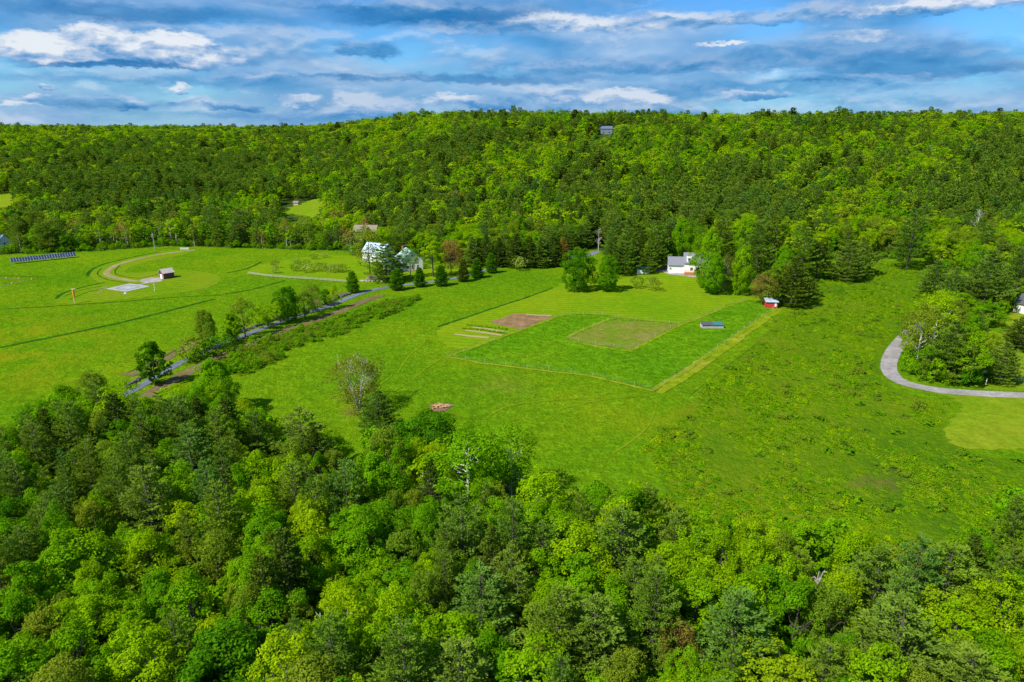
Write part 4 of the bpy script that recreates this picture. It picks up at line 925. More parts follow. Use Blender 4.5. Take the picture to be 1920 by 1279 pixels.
def scatter(name, items, protos, label, cat):
    """one object of instances: items = (x, y, z, rz, sx, sy, sz, index)"""
    pc = bpy.data.collections.new(name+'_kinds')
    for i, me in enumerate(protos):
        o = bpy.data.objects.new('%s_kind_%s' % (name, 'abcdefghijklmnopqrstuvwxyz'[i//26]+'abcdefghijklmnopqrstuvwxyz'[i%26]), me); pc.objects.link(o)
    A = np.array(items, np.float32); me = bpy.data.meshes.new(name); me.vertices.add(len(A)); me.vertices.foreach_set('co', np.ascontiguousarray(A[:, :3]).ravel())
    a = me.attributes.new('rot', 'FLOAT_VECTOR', 'POINT'); rv = np.zeros((len(A), 3), np.float32); rv[:, 2] = A[:, 3]; a.data.foreach_set('vector', rv.ravel())
    a = me.attributes.new('siz', 'FLOAT_VECTOR', 'POINT'); a.data.foreach_set('vector', np.ascontiguousarray(A[:, 4:7]).ravel())
    a = me.attributes.new('idx', 'INT', 'POINT'); a.data.foreach_set('value', A[:, 7].astype(np.int32))
    o = link(name, me); tag(o, label, cat, None, 'stuff')
    ng = bpy.data.node_groups.new(name, 'GeometryNodeTree')
    ng.interface.new_socket('Geometry', in_out='INPUT', socket_type='NodeSocketGeometry'); ng.interface.new_socket('Geometry', in_out='OUTPUT', socket_type='NodeSocketGeometry')
    N = ng.nodes; L = ng.links; gi = N.new('NodeGroupInput'); go = N.new('NodeGroupOutput')
    ci = N.new('GeometryNodeCollectionInfo'); ci.inputs['Collection'].default_value = pc; ci.inputs['Separate Children'].default_value = True; ci.inputs['Reset Children'].default_value = True
    ip = N.new('GeometryNodeInstanceOnPoints'); L.new(gi.outputs[0], ip.inputs['Points']); L.new(ci.outputs[0], ip.inputs['Instance']); ip.inputs['Pick Instance'].default_value = True
    def att(nm, tp):
        n = N.new('GeometryNodeInputNamedAttribute'); n.data_type = tp; n.inputs[0].default_value = nm; return n.outputs[0]
    L.new(att('idx', 'INT'), ip.inputs['Instance Index']); L.new(att('siz', 'FLOAT_VECTOR'), ip.inputs['Scale'])
    er = N.new('FunctionNodeEulerToRotation'); L.new(att('rot', 'FLOAT_VECTOR'), er.inputs[0]); L.new(er.outputs[0], ip.inputs['Rotation'])
    L.new(ip.outputs[0], go.inputs[0]); md = o.modifiers.new('instances', 'NODES'); md.node_group = ng
    return o
def rest(name, R_, label):
    FK = {**FARK, **{'near_'+a: b for a, b in NEARJ.items()}}
    R_ = [(t, 'near_'+k if (k in NEARJ and t[1] < 400) else k) for t, k in R_]
    keys = sorted({k for _, k in R_}); it = []
    for (x, y, z, H, rad, pc, bx, by, dep, mode), k in R_:
        _, h0, r0 = FK[k]; s = rad/r0; it.append((x, y, z, random.uniform(0, 6.28), s, s, H/h0, keys.index(k)))
    scatter(name, it, [FK[k][0] for k in keys], label, 'woods')
rest('broadleaf_woods', REST_B, 'green spring broadleaf woods covering the slope to the skyline')
rest('conifer_woods', REST_P, 'dark conifers mixed into the woods on the far slope')
print('trees', len(ALL), 'rest', len(REST_B), len(REST_P))

# undergrowth, hedges and weeds --------------------------------------------------
def weed_mesh(seed, Rr, H, n, ls, mat):
    r = np.random.default_rng(seed); a = r.uniform(0, 6.28, n); q = np.sqrt(r.random(n)); el = r.random(n)
    c = np.stack([np.cos(a)*q*Rr, np.sin(a)*q*Rr, H*(1-q**2)*r.uniform(.35, 1, n)+.03], 1); nn = np.stack([np.cos(a)*q, np.sin(a)*q, np.full(n, 1.3)], 1)+r.normal(size=(n, 3))*.45
    return quadmesh('weeds', leaf_quads(c, nn, ls*r.uniform(.6, 1.4, n), r), np.clip(.5+(r.random(n)-.5)*.8, 0, 1), mat)
WD = [weed_mesh(81, 1.1, .8, 240, .24, F['weed']), weed_mesh(82, 1.5, .65, 300, .26, F['weed']), weed_mesh(83, .9, 1.1, 220, .24, F['lime']), weed_mesh(84, 1.3, .55, 220, .26, F['weedolive']), weed_mesh(85, 1.0, .9, 220, .26, F['green'])]
far_broad('bush', 39, 'green', 3.0, 2.0, cb=.0, clumps=20, lpc=26, ls=.45); far_broad('busho', 40, 'olive', 3.2, 2.2, cb=.0, clumps=20, lpc=24, ls=.42)
x, y = grid(-50, 260, 60, 365, 1.55); z = hgt(x, y); bx, by, dep = project(x, y, z)
dn = fbm(x/9, y/9, 21, 3)
jx = bx+45*(fbm(x/14, y/14, 31, 3)-.5)*2; ok = inpoly(jx, by, BRUSH) & (dn > .20+.27*rng.random(len(x))) & (bx < 2050)
dp = np.array([(p.x, p.y) for p in path_pts(DRIVE, 2.5)])
it = []
for i in np.where(ok)[0]:
    if ((dp-np.array([x[i], y[i]]))**2).sum(1).min() < 16 or ((bx[i]-1640)/46)**2+((by[i]-905)/15)**2 < 1+random.uniform(-.4, .4): continue
    s = random.uniform(.35, 1.0)*(.75+.8*(dn[i]-.38)*2); it.append((x[i], y[i], z[i]-.04, random.uniform(0, 6.28), s, s, s*random.uniform(.5, 1.1), random.choice([0, 1, 1, 0, 2, 3, 3, 4])))
for q in range(len(it)):
    if random.random() < .08:
        a = it[q]; s = random.uniform(.3, .7); it[q] = (a[0], a[1], a[2]-.1, a[3], s, s, s*random.uniform(.5, .9), random.choice([5, 6]))
WD = WD+[FARK['bush'][0], FARK['busho'][0]]
scatter('meadow_weeds', it, WD, 'knee high weeds and low brambles all over the rough right meadow', 'weeds')
print('weeds', len(it))
x, y = grid(-330, 160, 120, 372, 3.2); z = hgt(x, y); bx, by, dep = project(x, y, z)
ok = (by > back_edge(bx)) & (project(x, y, z+12)[1] < fore_edge(bx)-10)
ex = inpoly(bx, by, [(822, 618), (932, 577), (1060, 530), (1400, 540), (1460, 580), (1230, 740), (840, 670)]) | inpoly(bx, by, [(95, 575), (100, 480), (420, 470), (430, 550)])
ok &= ~ex
dn2 = fbm(x/13+4, y/13, 25, 3); ok &= dn2 > .54+.2*rng.random(len(x))
it = []
for i in np.where(ok)[0]:
    if ((roadpts-np.array([x[i], y[i]]))**2).sum(1).min() < 60 or bx[i] > 1240: continue
    s = random.uniform(.35, .8); it.append((x[i], y[i], z[i]-.05, random.uniform(0, 6.28), s, s, s*.22, random.choice([0, 1, 1, 0, 4])))
scatter('field_tussocks', it, WD[:5], 'low uneven tussocks of grass across the hay fields', 'grass tussocks')
HEDGE = [[(425, 668), (470, 650), (545, 622), (620, 600), (700, 575), (742, 562), (790, 555), (775, 572), (735, 590), (660, 620), (600, 640), (540, 655), (480, 690), (432, 700)], [(330, 730), (420, 690), (540, 665), (530, 672), (440, 708), (380, 740)], [(345, 690), (430, 640), (500, 606), (545, 590), (600, 573), (602, 578), (545, 596), (500, 610), (460, 626), (400, 654), (350, 684)]]
x, y = grid(-170, 20, 180, 300, 2.3); z = hgt(x, y); bx, by, dep = project(x, y, z); ok = inpoly(bx, by, HEDGE[0]) | inpoly(bx, by, HEDGE[1]) | inpoly(bx, by, HEDGE[2])
it = [(x[i], y[i], z[i], random.uniform(0, 6.28), s, s, s*random.uniform(.6, 1.1)*(1.3 if bx[i] < 520 else .8), random.choice([0, 0, 1])) for i in np.where(ok)[0] for s in (random.uniform(.45, .9)*(1.25 if inpoly(bx[i], by[i], HEDGE[2]) else 1),) if random.random() < .88]
scatter('roadside_brush', it, [NEARJ['bush'][0], NEARJ['bush_olive'][0]], 'low thicket of bushes between the dirt strip and the hay field', 'bushes')
# shrubs at the foot of the woods
it = []
x, y = grid(-420, 420, 290, 460, 4.0); z = hgt(x, y); bx, by, dep = project(x, y, z); be = back_edge(bx); ok = (by < be+1) & (by > be-9)
for i in np.where(ok)[0]:
    if ((roadpts-np.array([x[i], y[i]]))**2).sum(1).min() < 30 or (675 < bx[i] < 860) or (1190 < bx[i] < 1340): continue
    s = random.uniform(.6, 1.3); it.append((x[i], y[i], z[i], random.uniform(0, 6.28), s, s, s*random.uniform(.7, 1.4), random.choice([0, 0, 1])))
x, y = grid(-200, 230, 60, 240, 4.0); z = hgt(x, y); tx, ty, dep = project(x, y, z+6.5); ok = (ty > fore_edge(tx)+4)
for i in np.where(ok)[0]:
    if random.random() < .8: s = random.uniform(.8, 1.8); it.append((x[i], y[i], z[i], random.uniform(0, 6.28), s, s, s*random.uniform(.8, 1.5), random.choice([0, 0, 1])))
x, y = grid(110, 250, 160, 360, 3.6); z = hgt(x, y); bx, by, dep = project(x, y, z); ok = inpoly(bx, by, STRIPW)
for i in np.where(ok)[0]:
    if ((dp-np.array([x[i], y[i]]))**2).sum(1).min() < 22: continue
    s = random.uniform(.6, 1.4); it.append((x[i], y[i], z[i], random.uniform(0, 6.28), s, s, s*random.uniform(.8, 1.6), random.choice([0, 0, 1])))
scatter('undergrowth', it, [NEARJ['bush'][0], NEARJ['bush_olive'][0]], 'leafy undergrowth along the foot and edge of the woods', 'bushes')

# ------------------------------------------------------------------ buildings
def house(name, x, y, rz, w_, d_, ev, rd, wall, roof, label, cat, wins=(), over=.45, chim=None, z=None, found=True):
    """gable end faces local -y; ridge runs along local y; wins = (face, u, z, w, h)"""
    o = empty(name, x, y, z, rz); tag(o, label, cat); house_parts(o, w_, d_, ev, rd, wall, roof, wins, over, chim); return o
def house_parts(o, w_, d_, ev, rd, wall, roof, wins=(), over=.45, chim=None, ox=0, oy=0):
    hw, hd = w_/2, d_/2
    mb = MB(); mb.prism([(ox-hw, oy-hd, -.6), (ox+hw, oy-hd, -.6), (ox+hw, oy-hd, ev), (ox, oy-hd, rd), (ox-hw, oy-hd, ev)], (0, d_, 0)); mb.build('wall', wall, o)
    sl = (rd-ev)/hw; t = .16; mb = MB()
    for s in (-1, 1):
        e = hw+over; mb.prism([(ox, oy-hd-over, rd+.02), (ox+s*e, oy-hd-over, ev-sl*over+.02), (ox+s*e, oy-hd-over, ev-sl*over+.02+t), (ox, oy-hd-over, rd+.02+t)], (0, d_+2*over, 0))
    rf = mb.build('roof', roof, o)
    if chim:
        cx, cy = chim; mb = MB(); zc = rd-sl*abs(cx); mb.box(ox+cx-.35, ox+cx+.35, oy+cy-.35, oy+cy+.35, zc-.4, rd+1.1); mb.box(ox+cx-.42, ox+cx+.42, oy+cy-.42, oy+cy+.42, rd+1.1, rd+1.25); mb.build('chimney', M['brick'], rf)
    for face, u, zz, ww, hh in wins:
        if face == 'f': T = Matrix.Translation((ox+u, oy-hd-.02, zz))
        elif face == 'b': T = Matrix.Translation((ox+u, oy+hd+.02, zz)) @ Matrix.Rotation(math.pi, 4, 'Z')
        elif face == 'l': T = Matrix.Translation((ox-hw-.02, oy+u, zz)) @ Matrix.Rotation(-math.pi/2, 4, 'Z')
        else: T = Matrix.Translation((ox+hw+.02, oy+u, zz)) @ Matrix.Rotation(math.pi/2, 4, 'Z')
        mb = MB(); f = .09
        mb.box(-ww/2-f, -ww/2, -.06, .03, -hh/2-f, hh/2+f, T); mb.box(ww/2, ww/2+f, -.06, .03, -hh/2-f, hh/2+f, T); mb.box(-ww/2, ww/2, -.06, .03, hh/2, hh/2+f, T); mb.box(-ww/2, ww/2, -.08, .03, -hh/2-f, -hh/2, T)
        if hh > .7: mb.box(-ww/2, ww/2, -.05, .02, -.03, .03, T)
        fr = mb.build('window', M['white'], o); mb = MB(); mb.box(-ww/2, ww/2, -.02, .015, -hh/2, hh/2, T); mb.build('pane', M['glass'], fr)
# white farmhouse
x, y = gp(768, 503)
fh = house('farmhouse', x, y, R(24), 10.5, 11, 5.4, 9.4, M['siding'], M['metalroof'], 'white farmhouse with pale blue metal roof behind the large conifer', 'house',
           [('f', -2.6, 1.6, 1.0, 1.6), ('f', 0, 1.6, 1.0, 1.6), ('f', 2.6, 1.6, 1.0, 1.6), ('f', -1.6, 4.5, 1.0, 1.5), ('f', 1.6, 4.5, 1.0, 1.5), ('f', 0, 7.2, .8, 1.0), ('l', -3, 4.2, 1.0, 1.4), ('l', 2, 4.2, 1.0, 1.4), ('r', -2, 2, 1, 1.5), ('r', 2, 2, 1, 1.5)], chim=(-2.2, 3.2))
mb = MB()       # ell with a lower roof on the left, ridge parallel to the front
mb.prism([(-5.2, -3.6, -.6), (-5.2, 3.6, -.6), (-5.2, 3.6, 3.4), (-5.2, 0, 6.0), (-5.2, -3.6, 3.4)], (-7.2, 0, 0)); mb.build('wall', M['siding'], fh)
mb = MB()
for s in (-1, 1): mb.prism([(-5.0, 0, 6.05), (-5.0, s*4.1, 3.1), (-5.0, s*4.1, 3.25), (-5.0, 0, 6.2)], (-7.8, 0, 0))
mb.build('roof', M['metalroof'], fh)
for u in (-10.6, -9.0, -7.4, -6.0):
    mb = MB(); mb.box(u-.55, u+.55, -3.70, -3.60, .9, 2.6); fr = mb.build('window', M['white'], fh); mb = MB(); mb.box(u-.42, u+.42, -3.73, -3.70, 1.0, 2.5); mb.build('pane', M['glass'], fr)
mb = MB(); mb.box(-3.0, 3.6, -7.6, -5.5, -.4, .35); mb.build('porch_floor', M['wood'], fh)
x, y = gp(707, 492)
house('barn', x, y+4, R(62), 9.5, 13, 5.2, 9.2, M['siding'], M['metalroof'], 'white barn with pale metal roof half hidden by a tall thin tree', 'barn', [('f', 0, 5.8, 1, 1.2), ('f', -2, 1.8, 1.1, 1.5), ('f', 2, 1.8, 1.1, 1.5), ('r', -3, 2, 1, 1.2), ('r', 3, 2, 1, 1.2)])
x, y = gp(683, 452)
house('house', x, y+8, R(86), 10, 14, 5.2, 8.4, M['cream'], M['tanroof'], 'house with tan shingle roof showing above the trees behind the farmhouse', 'house', [('l', -3, 3.5, 1, 1.2), ('l', 2, 3.5, 1, 1.2)], chim=(0, 0))
# white house with garage
x, y = gp(1275, 512)
gh = house('garage', x, y+3.5, R(82), 7.6, 9.5, 3.6, 6.6, M['siding'], M['greyroof'], 'white garage wing with grey shingle roof at the top of the lawn', 'house', [('l', 4.0, 1.9, .8, .8)])
mb = MB(); mb.box(-3.9, -3.8, -3.9, -1.1, -.2, 2.5); mb.build('wall', M['siding'], gh)
x2, y2 = gp(1302, 516)
wh = house('white_house', x2+3, y2+6, R(80), 9, 13, 4.6, 8.4, M['siding'], M['greyroof'], 'white house with a small dormer mostly hidden by the tall lawn tree', 'house', [('l', 3.2, 1.8, 1.2, 1.4), ('l', 0.5, 1.8, 1.2, 1.4), ('l', -3, 1.8, 1.2, 1.4), ('f', 0, 5.5, 1, 1.2)], chim=(1, -3))
mb = MB(); mb.box(-4.3, -2.0, 3.4, 5.6, 4.8, 7.2); dm = mb.build('dormer', M['siding'], wh); mb = MB(); mb.box(-4.34, -4.3, 4.0, 5.0, 5.5, 6.7); mb.build('pane', M['glass'], dm)
mb = MB(); mb.box(-7.2, -4.6, -2.5, 6.4, -.5, .45); dk = mb.build('deck', M['deck'], wh)
for k in range(8): mb = MB(); mb.box(-7.15, -7.05, -2.4+k*1.2, -2.3+k*1.2, .45, 1.35); mb.build('post', M['deck'], dk)
mb = MB(); mb.box(-7.17, -7.03, -2.5, 6.4, 1.35, 1.45); mb.build('railing', M['deck'], dk)
drape('patio', [(1243, 511), (1262, 509), (1300, 514), (1340, 520), (1335, 524), (1290, 519), (1255, 515)], M['gravel'], .12, smooth=False)
drape('parking_yard', [(1215, 506), (1240, 500), (1262, 500), (1258, 510), (1232, 509)], M['asphalt'], .10, smooth=False)
x, y = gp(1207, 514)
o = house('garden_shed', x, y+2, R(84), 3.6, 5.6, 2.1, 3.2, M['siding'], M['tealroof'], 'low white shed at the edge of the pines left of the garage', 'shed', [('l', 0, 1.2, .7, .6)], over=.2)
# red shed
x, y = gp(1448, 578)
o = empty('red_shed', x, y+1.8, None, R(-8)); tag(o, 'small red shed with blue grey lean-to roof in the paddock corner', 'shed')
mb = MB(); mb.prism([(-2.1, -1.7, -.4), (-2.1, 1.7, -.4), (-2.1, 1.7, 2.9), (-2.1, -1.7, 2.3)], (4.2, 0, 0)); mb.build('wall', M['red'], o)
mb = MB(); mb.prism([(-2.4, -2.1, 2.32), (-2.4, 2.1, 3.06), (-2.4, 2.1, 3.20), (-2.4, -2.1, 2.46)], (4.8, 0, 0)); mb.build('roof', M['metalroof'], o)
mb = MB(); mb.box(1.0, 1.7, -1.76, -1.70, .6, 1.9); mb.build('door', M['white'], o)
for sxx in (-2.12, 2.02): mb = MB(); mb.box(sxx, sxx+.1, -1.76, -1.70, -.2, 2.28); mb.build('corner_board', M['red'], o)
# two low animal shelters
for i, (px, rf, lb) in enumerate([(1327, 'darkroof', 'low shelter with black roof, left of the pair in the grass paddock'), (1346, 'tealroof', 'low shelter with dark teal roof, right of the pair in the grass paddock')]):
    x, y = gp(px, 616); o = empty('animal_shelter', x, y+1.4, None, R(2)); tag(o, lb, 'shelter', 'animal shelters in the paddock')
    wm = M['stonepale']
    mb = MB(); mb.box(-1.95, 1.95, 1.2, 1.3, -.3, 1.5); mb.box(-1.95, -1.85, -1.3, 1.2, -.3, 1.1); mb.box(1.85, 1.95, -1.3, 1.2, -.3, 1.1); mb.box(-1.85, 1.85, -1.3, -1.2, -.3, .95); mb.build('wall', wm, o)
    mb = MB(); mb.prism([(-2.05, -1.5, 1.12), (-2.05, 1.5, 1.6), (-2.05, 1.5, 1.7), (-2.05, -1.5, 1.22)], (4.1, 0, 0)); mb.build('roof', M[rf], o)
    mb = MB(); mb.box(-2.1, 2.1, -1.56, -1.5, -.1, .12); mb.build('skid', M['wood'], o)
# dark red shed by the helipad
x, y = gp(307, 523)
o = house('shed', x+.6, y+2, R(-38), 4.0, 5.0, 2.7, 4.3, M['maroon'], M['stonepale'], 'small dark red shed with white double doors and grey roof beside the helipad', 'shed', [], over=.3)
for s in (-1, 1):
    mb = MB(); mb.box(s*.05 if s > 0 else -.95, .95 if s > 0 else -.05, -2.56, -2.50, .05, 2.1); d = mb.build('door', M['white'], o); mb = MB(); mb.box(s*.12-.03, s*.12+.03, -2.61, -2.56, 1.0, 1.15); mb.build('handle', M['steel'], d)
mb = MB(); mb.box(-2.04, -1.94, -2.54, -2.5, 0, 2.6); mb.box(1.94, 2.04, -2.54, -2.5, 0, 2.6); mb.build('trim', M['white'], o)
mb = MB(); mb.box(-1.2, 1.2, -3.4, -2.5, -.1, .12); mb.build('ramp', M['wood'], o)
# hill house
x, y = gp(1137, 252)
house('hill_house', x, y+3, R(88), 7, 11.5, 5.0, 7.2, M['bluehouse'], M['slateroof'], 'blue grey house alone on the wooded slope near the skyline', 'house', [('l', -4.4, 3.7, 1.2, 1.4), ('l', -1.5, 3.7, 1.2, 1.4), ('l', 1.5, 3.7, 1.2, 1.4), ('l', 4.4, 3.7, 1.2, 1.4), ('l', -3, 1.4, 2.2, 1.9), ('l', 3, 1.4, 2.2, 1.9)])
# right edge house and left edge house
x, y = gp(1925, 594)
house('house', x+5.5, y+4, R(20), 8, 10, 3.6, 6.4, M['siding'], M['darkroof'], 'white house with dark roof cut by the right edge of the picture', 'house', [('f', -2.4, 1.7, 1.2, 1.3), ('f', 1, 1.7, 1.2, 1.3), ('l', 0, 1.8, 1, 1.2)])
x, y = gp(-12, 468)
house('house', x, y+4, R(70), 8, 12, 4.6, 8, M['siding'], M['metalroof'], 'white house cut by the left edge behind the solar panels', 'house', [('l', 0, 2, 1, 1.3), ('f', 0, 3, 1, 1.3)])
x, y = gp(556, 384)
house('field_shed', x, y, R(80), 3, 4, 2.0, 3.0, M['cream'], M['tanroof'], 'tiny pale shed at the top of the hillside clearing', 'shed', [('l', 0, 1.4, .9, .9)])

# ------------------------------------------------------------------ helipad, windsock, solar array, pole
c = [Vector(gp(*p)) for p in ((199, 542.5), (242, 532.5), (283, 537.2), (237, 547.5))]
hc = sum(c, Vector((0, 0)))/4; side = 13.5; ang = math.atan2((c[3]-c[0]).y, (c[3]-c[0]).x)
hp = empty('helipad', hc.x, hc.y, hz(hc.x, hc.y)+.12, ang); tag(hp, 'square concrete helicopter pad with pale markings in the mown field', 'helipad')
ca, sa_ = math.cos(ang), math.sin(ang)
A = c[3]-c[0]; B = c[1]-c[0]; la = max(10, min(18, A.length)); lb_ = max(10, min(22, B.length))
mb = MB(); mb.box(-la/2, la/2, -lb_/2, lb_/2, -.4, .06); mb.build('slab', M['concrete'], hp)
mb = MB()
for (x0, x1, y0, y1) in ((-la/2+.2, la/2-.2, -lb_/2+.2, -lb_/2+.55), (-la/2+.2, la/2-.2, lb_/2-.9, lb_/2-.2), (-la/2+.2, -la/2+.9, -lb_/2+.9, lb_/2-.9), (la/2-.9, la/2-.2, -lb_/2+.9, lb_/2-.9)): mb.box(x0, x1, y0, y1, .062, .072)
mb.build('border_line', M['stonewhite'], hp)
mb = MB(); q = la*.30
for k in range(32):
    a0, a1 = k*2*math.pi/32, (k+1)*2*math.pi/32
    mb.poly([(math.cos(a0)*q, math.sin(a0)*q, .075), (math.cos(a0)*(q+.6), math.sin(a0)*(q+.6), .075), (math.cos(a1)*(q+.6), math.sin(a1)*(q+.6), .075), (math.cos(a1)*q, math.sin(a1)*q, .075)])
mb.build('ring_marking', M['greyroof'], hp)
mb = MB(); mb.box(-1.9, -1.1, -2.2, 2.2, .066, .078); mb.box(1.1, 1.9, -2.2, 2.2, .066, .078); mb.box(-1.1, 1.1, -.4, .4, .066, .078); mb.build('letter_marking', M['stonewhite'], hp)
x, y = gp(235, 551); o = empty('pad_light', x, y); tag(o, 'small pale concrete block just below the helipad corner', 'block'); mb = MB(); mb.box(-.9, .9, -.8, .8, -.2, .15); mb.build('base', M['concrete'], o); mb = MB(); mb.box(-.3, .3, -.3, .3, .15, .5); mb.build('lamp_box', M['white'], o)
mk = MB(); mk.box(-.15, .15, -.15, .15, -.1, .22); mkm = mk.mesh('marker', M['white'])
for i, (px, py) in enumerate([(288.5, 534.5), (289.5, 537), (290, 540), (290, 543), (289.5, 546)]):
    x, y = gp(px, py); o = link('edge_marker', mkm, None, (x, y, hz(x, y))); tag(o, ['farthest','second farthest','middle','second nearest','nearest'][i]+' little white marker in the row right of the helipad', 'marker', 'white markers by the helipad')
mo = MB(); mo.box(-.25, .25, -.25, .25, -.1, .5); mom = mo.mesh('marker', M['orange'])
for px, py, wd_ in [(36, 523, 'third from left'), (60, 524, 'rightmost'), (23, 532, 'nearest'), (12, 522, 'leftmost')]:
    x, y = gp(px, py); o = link('orange_marker', mom, None, (x, y, hz(x, y))); tag(o, wd_+' small orange marker on the grass below the solar panels', 'marker', 'orange markers in the left field')
x, y = gp(140, 569); ws = empty('windsock', x, y, None, R(10)); tag(ws, 'limp orange windsock on its mast left of the helipad', 'windsock')
mb = MB(); mb.tube([(0, 0, -.3), (0, 0, 5.9)], [.09, .06], 8); mb.build('mast', M['white'], ws)
mb = MB(); mb.tube([(0, 0, 5.75), (-.5, 0, 5.8)], .04, 5); mb.tube([(0, 0, 5.75), (1.3, 0, 5.8)], .06, 5)
for k in range(14): a0, a1 = k*6.283/14, (k+1)*6.283/14; mb.tube([(.35+.42*math.cos(a0), .42*math.sin(a0), 5.72), (.35+.42*math.cos(a1), .42*math.sin(a1), 5.72)], .045, 4)
mb.build('swivel_frame', M['white'], ws)
mb = MB(); mb.tube([(.35, 0, 5.7), (.32, .03, 4.9), (.25, 0, 3.9), (.22, .04, 2.6), (.26, 0, 1.2)], [.42, .40, .36, .30, .22], 10); mb.build('sock', M['orange'], ws)

a = Vector(gp(22, 496)); b = Vector(gp(144, 483)); d = b-a; L = d.length; ang = math.atan2(d.y, d.x)
sp = empty('solar_array', a.x, a.y, hz(*a)-.1, ang); tag(sp, 'long ground mounted row of dark blue solar panels at the field edge', 'solar panels')
ncol = 24; pw = L/ncol; T = Matrix.Rotation(R(32), 4, 'X')
pm = MB(); pm.box(-pw/2+.06, pw/2-.06, -.8, .8, -.02, .03); pme = pm.mesh('panel', M['panel'])
fmB = MB(); fmB.box(-pw/2+.02, pw/2-.02, -.84, .84, -.05, -.025); fme = fmB.mesh('panel_frame', M['white'])
for r_ in range(2):
    for k in range(ncol):
        loc = Vector(((k+.5)*pw, 0, 1.0)) + (T @ Vector((0, 1.12+r_*1.72, 0)))
        p = link('panel', pme, sp, loc); p.rotation_euler = (R(32), 0, 0); q = link('panel_frame', fme, p)
for k in range(9):
    xx = .5+k*(L-1)/8; mb = MB(); mb.tube([(xx, .6, -.5), (xx, .6, 1.3)], .07, 6); mb.tube([(xx, 3.2, -.5), (xx, 3.2, 2.9)], .07, 6); mb.build('leg', M['steel'], sp)
mb = MB(); mb.tube([(0, .6, 1.25), (L, .6, 1.25)], .05, 5); mb.tube([(0, 3.2, 2.85), (L, 3.2, 2.85)], .05, 5); mb.build('rail', M['steel'], sp)

x, y = gp(290.5, 468); o = empty('utility_pole', x, y); tag(o, 'pale grey utility pole with transformer at the back of the left field', 'pole')
mb = MB(); mb.tube([(0, 0, -.5), (0, 0, 9.4)], [.2, .14], 8); mb.build('pole', M['stonepale'], o); mb = MB(); mb.box(-1.0, 1.0, -.07, .07, 8.6, 8.75); mb.build('crossarm', M['wood'], o)
mb = MB(); mb.tube([(-.42, -.1, 6.9), (-.42, -.1, 8.0)], .27, 9); mb.build('transformer', M['steel'], o)
# white gate at the field entrance
x, y = gp(346, 469); o = empty('field_gate', x, y, None, R(4)); tag(o, 'white gate between posts where the track enters the left field', 'gate')
for s in (-2.1, 2.1): mb = MB(); mb.box(s-.12, s+.12, -.12, .12, -.3, 1.7); mb.build('post', M['white'], o)
for k in range(4): mb = MB(); mb.box(-1.95, 1.95, -.04, .04, .35+k*.3, .50+k*.3); mb.build('rail', M['white'], o)

# ------------------------------------------------------------------ fences
def fence(name, pix, step, ph, pwid, mat, label, rails=None, railmat=None, wire=True, cat='fence', offs=0):
    P = path_pts(pix, step, False); x0, y0 = P[0].x, P[0].y; z0 = hz(x0, y0); o = empty(name, x0, y0); tag(o, label, cat)
    mb = MB(); mb.box(-pwid/2, pwid/2, -pwid/2, pwid/2, -.3, ph); me = mb.mesh('post', mat)
    L3 = [Vector((p.x-x0, p.y-y0, hz(p.x, p.y)-z0)) for p in P]
    for p in L3: link('post', me, o, p)
    if rails:
        for a_, b_ in zip(L3[:-1], L3[1:]):
            d_ = b_-a_
            if d_.length < .6: continue
            for h in rails:
                T = Matrix.Translation(a_+Vector((0, 0, h))) @ d_.to_track_quat('X', 'Z').to_matrix().to_4x4(); mb = MB(); mb.box(0, d_.length, -.03, .03, -.07, .07, T); mb.build('rail', railmat or mat, o)
    elif wire:
        mb = MB()
        for h in (ph*.35, ph*.65, ph*.93): mb.tube([p+Vector((0, 0, h)) for p in L3], .012, 3)
        w_ = mb.build('wire', M['wire'], o)
    return o
fence('rail_fence', [(465, 514), (500, 519), (540, 522), (600, 526), (650, 530)], 2.6, 1.35, .14, M['post'], 'long pale wooden rail fence below the orchard left of the farmhouse', rails=(.45, .8, 1.15), railmat=M['post'])
fence('wire_fence', [(838, 669), (900, 680), (1000, 692), (1100, 703), (1225, 734)], 6.5, 1.3, .09, M['post'], 'post and wire fence along the near side of the grass paddock')
fence('wire_fence', [(1225, 734), (1300, 686), (1380, 628), (1450, 580)], 6.5, 1.3, .09, M['post'], 'post and wire fence running from the near corner up to the red shed')
fence('wire_fence', [(838, 669), (890, 651), (966, 624), (1037, 598)], 7.0, 1.3, .09, M['post'], 'post and wire fence along the garden side of the grass paddock')
fence('wire_fence', [(1037, 598), (1073, 590), (1127, 590), (1162, 596)], 7.0, 1.3, .09, M['post'], 'short curved fence at the top left of the grass paddock')
fence('wire_fence', [(1272, 609), (1298, 601), (1350, 580), (1395, 564)], 6.5, 1.3, .09, M['post'], 'post and wire fence between the striped lawn and the shelters')
fence('wire_fence', [(1064, 637), (1085, 624), (1143, 601), (1162, 597)], 6.0, 1.3, .09, M['post'], 'fence on the left side of the worn inner paddock')
fence('wire_fence', [(1162, 597), (1200, 602), (1270, 609)], 6.0, 1.3, .09, M['post'], 'fence on the far side of the worn inner paddock')
fence('wire_fence', [(1270, 609), (1228, 632), (1186, 656)], 6.0, 1.3, .09, M['post'], 'fence on the right side of the worn inner paddock')
fence('wire_fence', [(1186, 656), (1120, 648), (1064, 637)], 6.0, 1.3, .09, M['post'], 'fence on the near side of the worn inner paddock')
fence('rail_fence', [(1893, 716), (1920, 717), (1980, 720)], 3.0, 1.2, .14, M['post'], 'low pale rail fence by the driveway at the right edge', rails=(.5, .95))
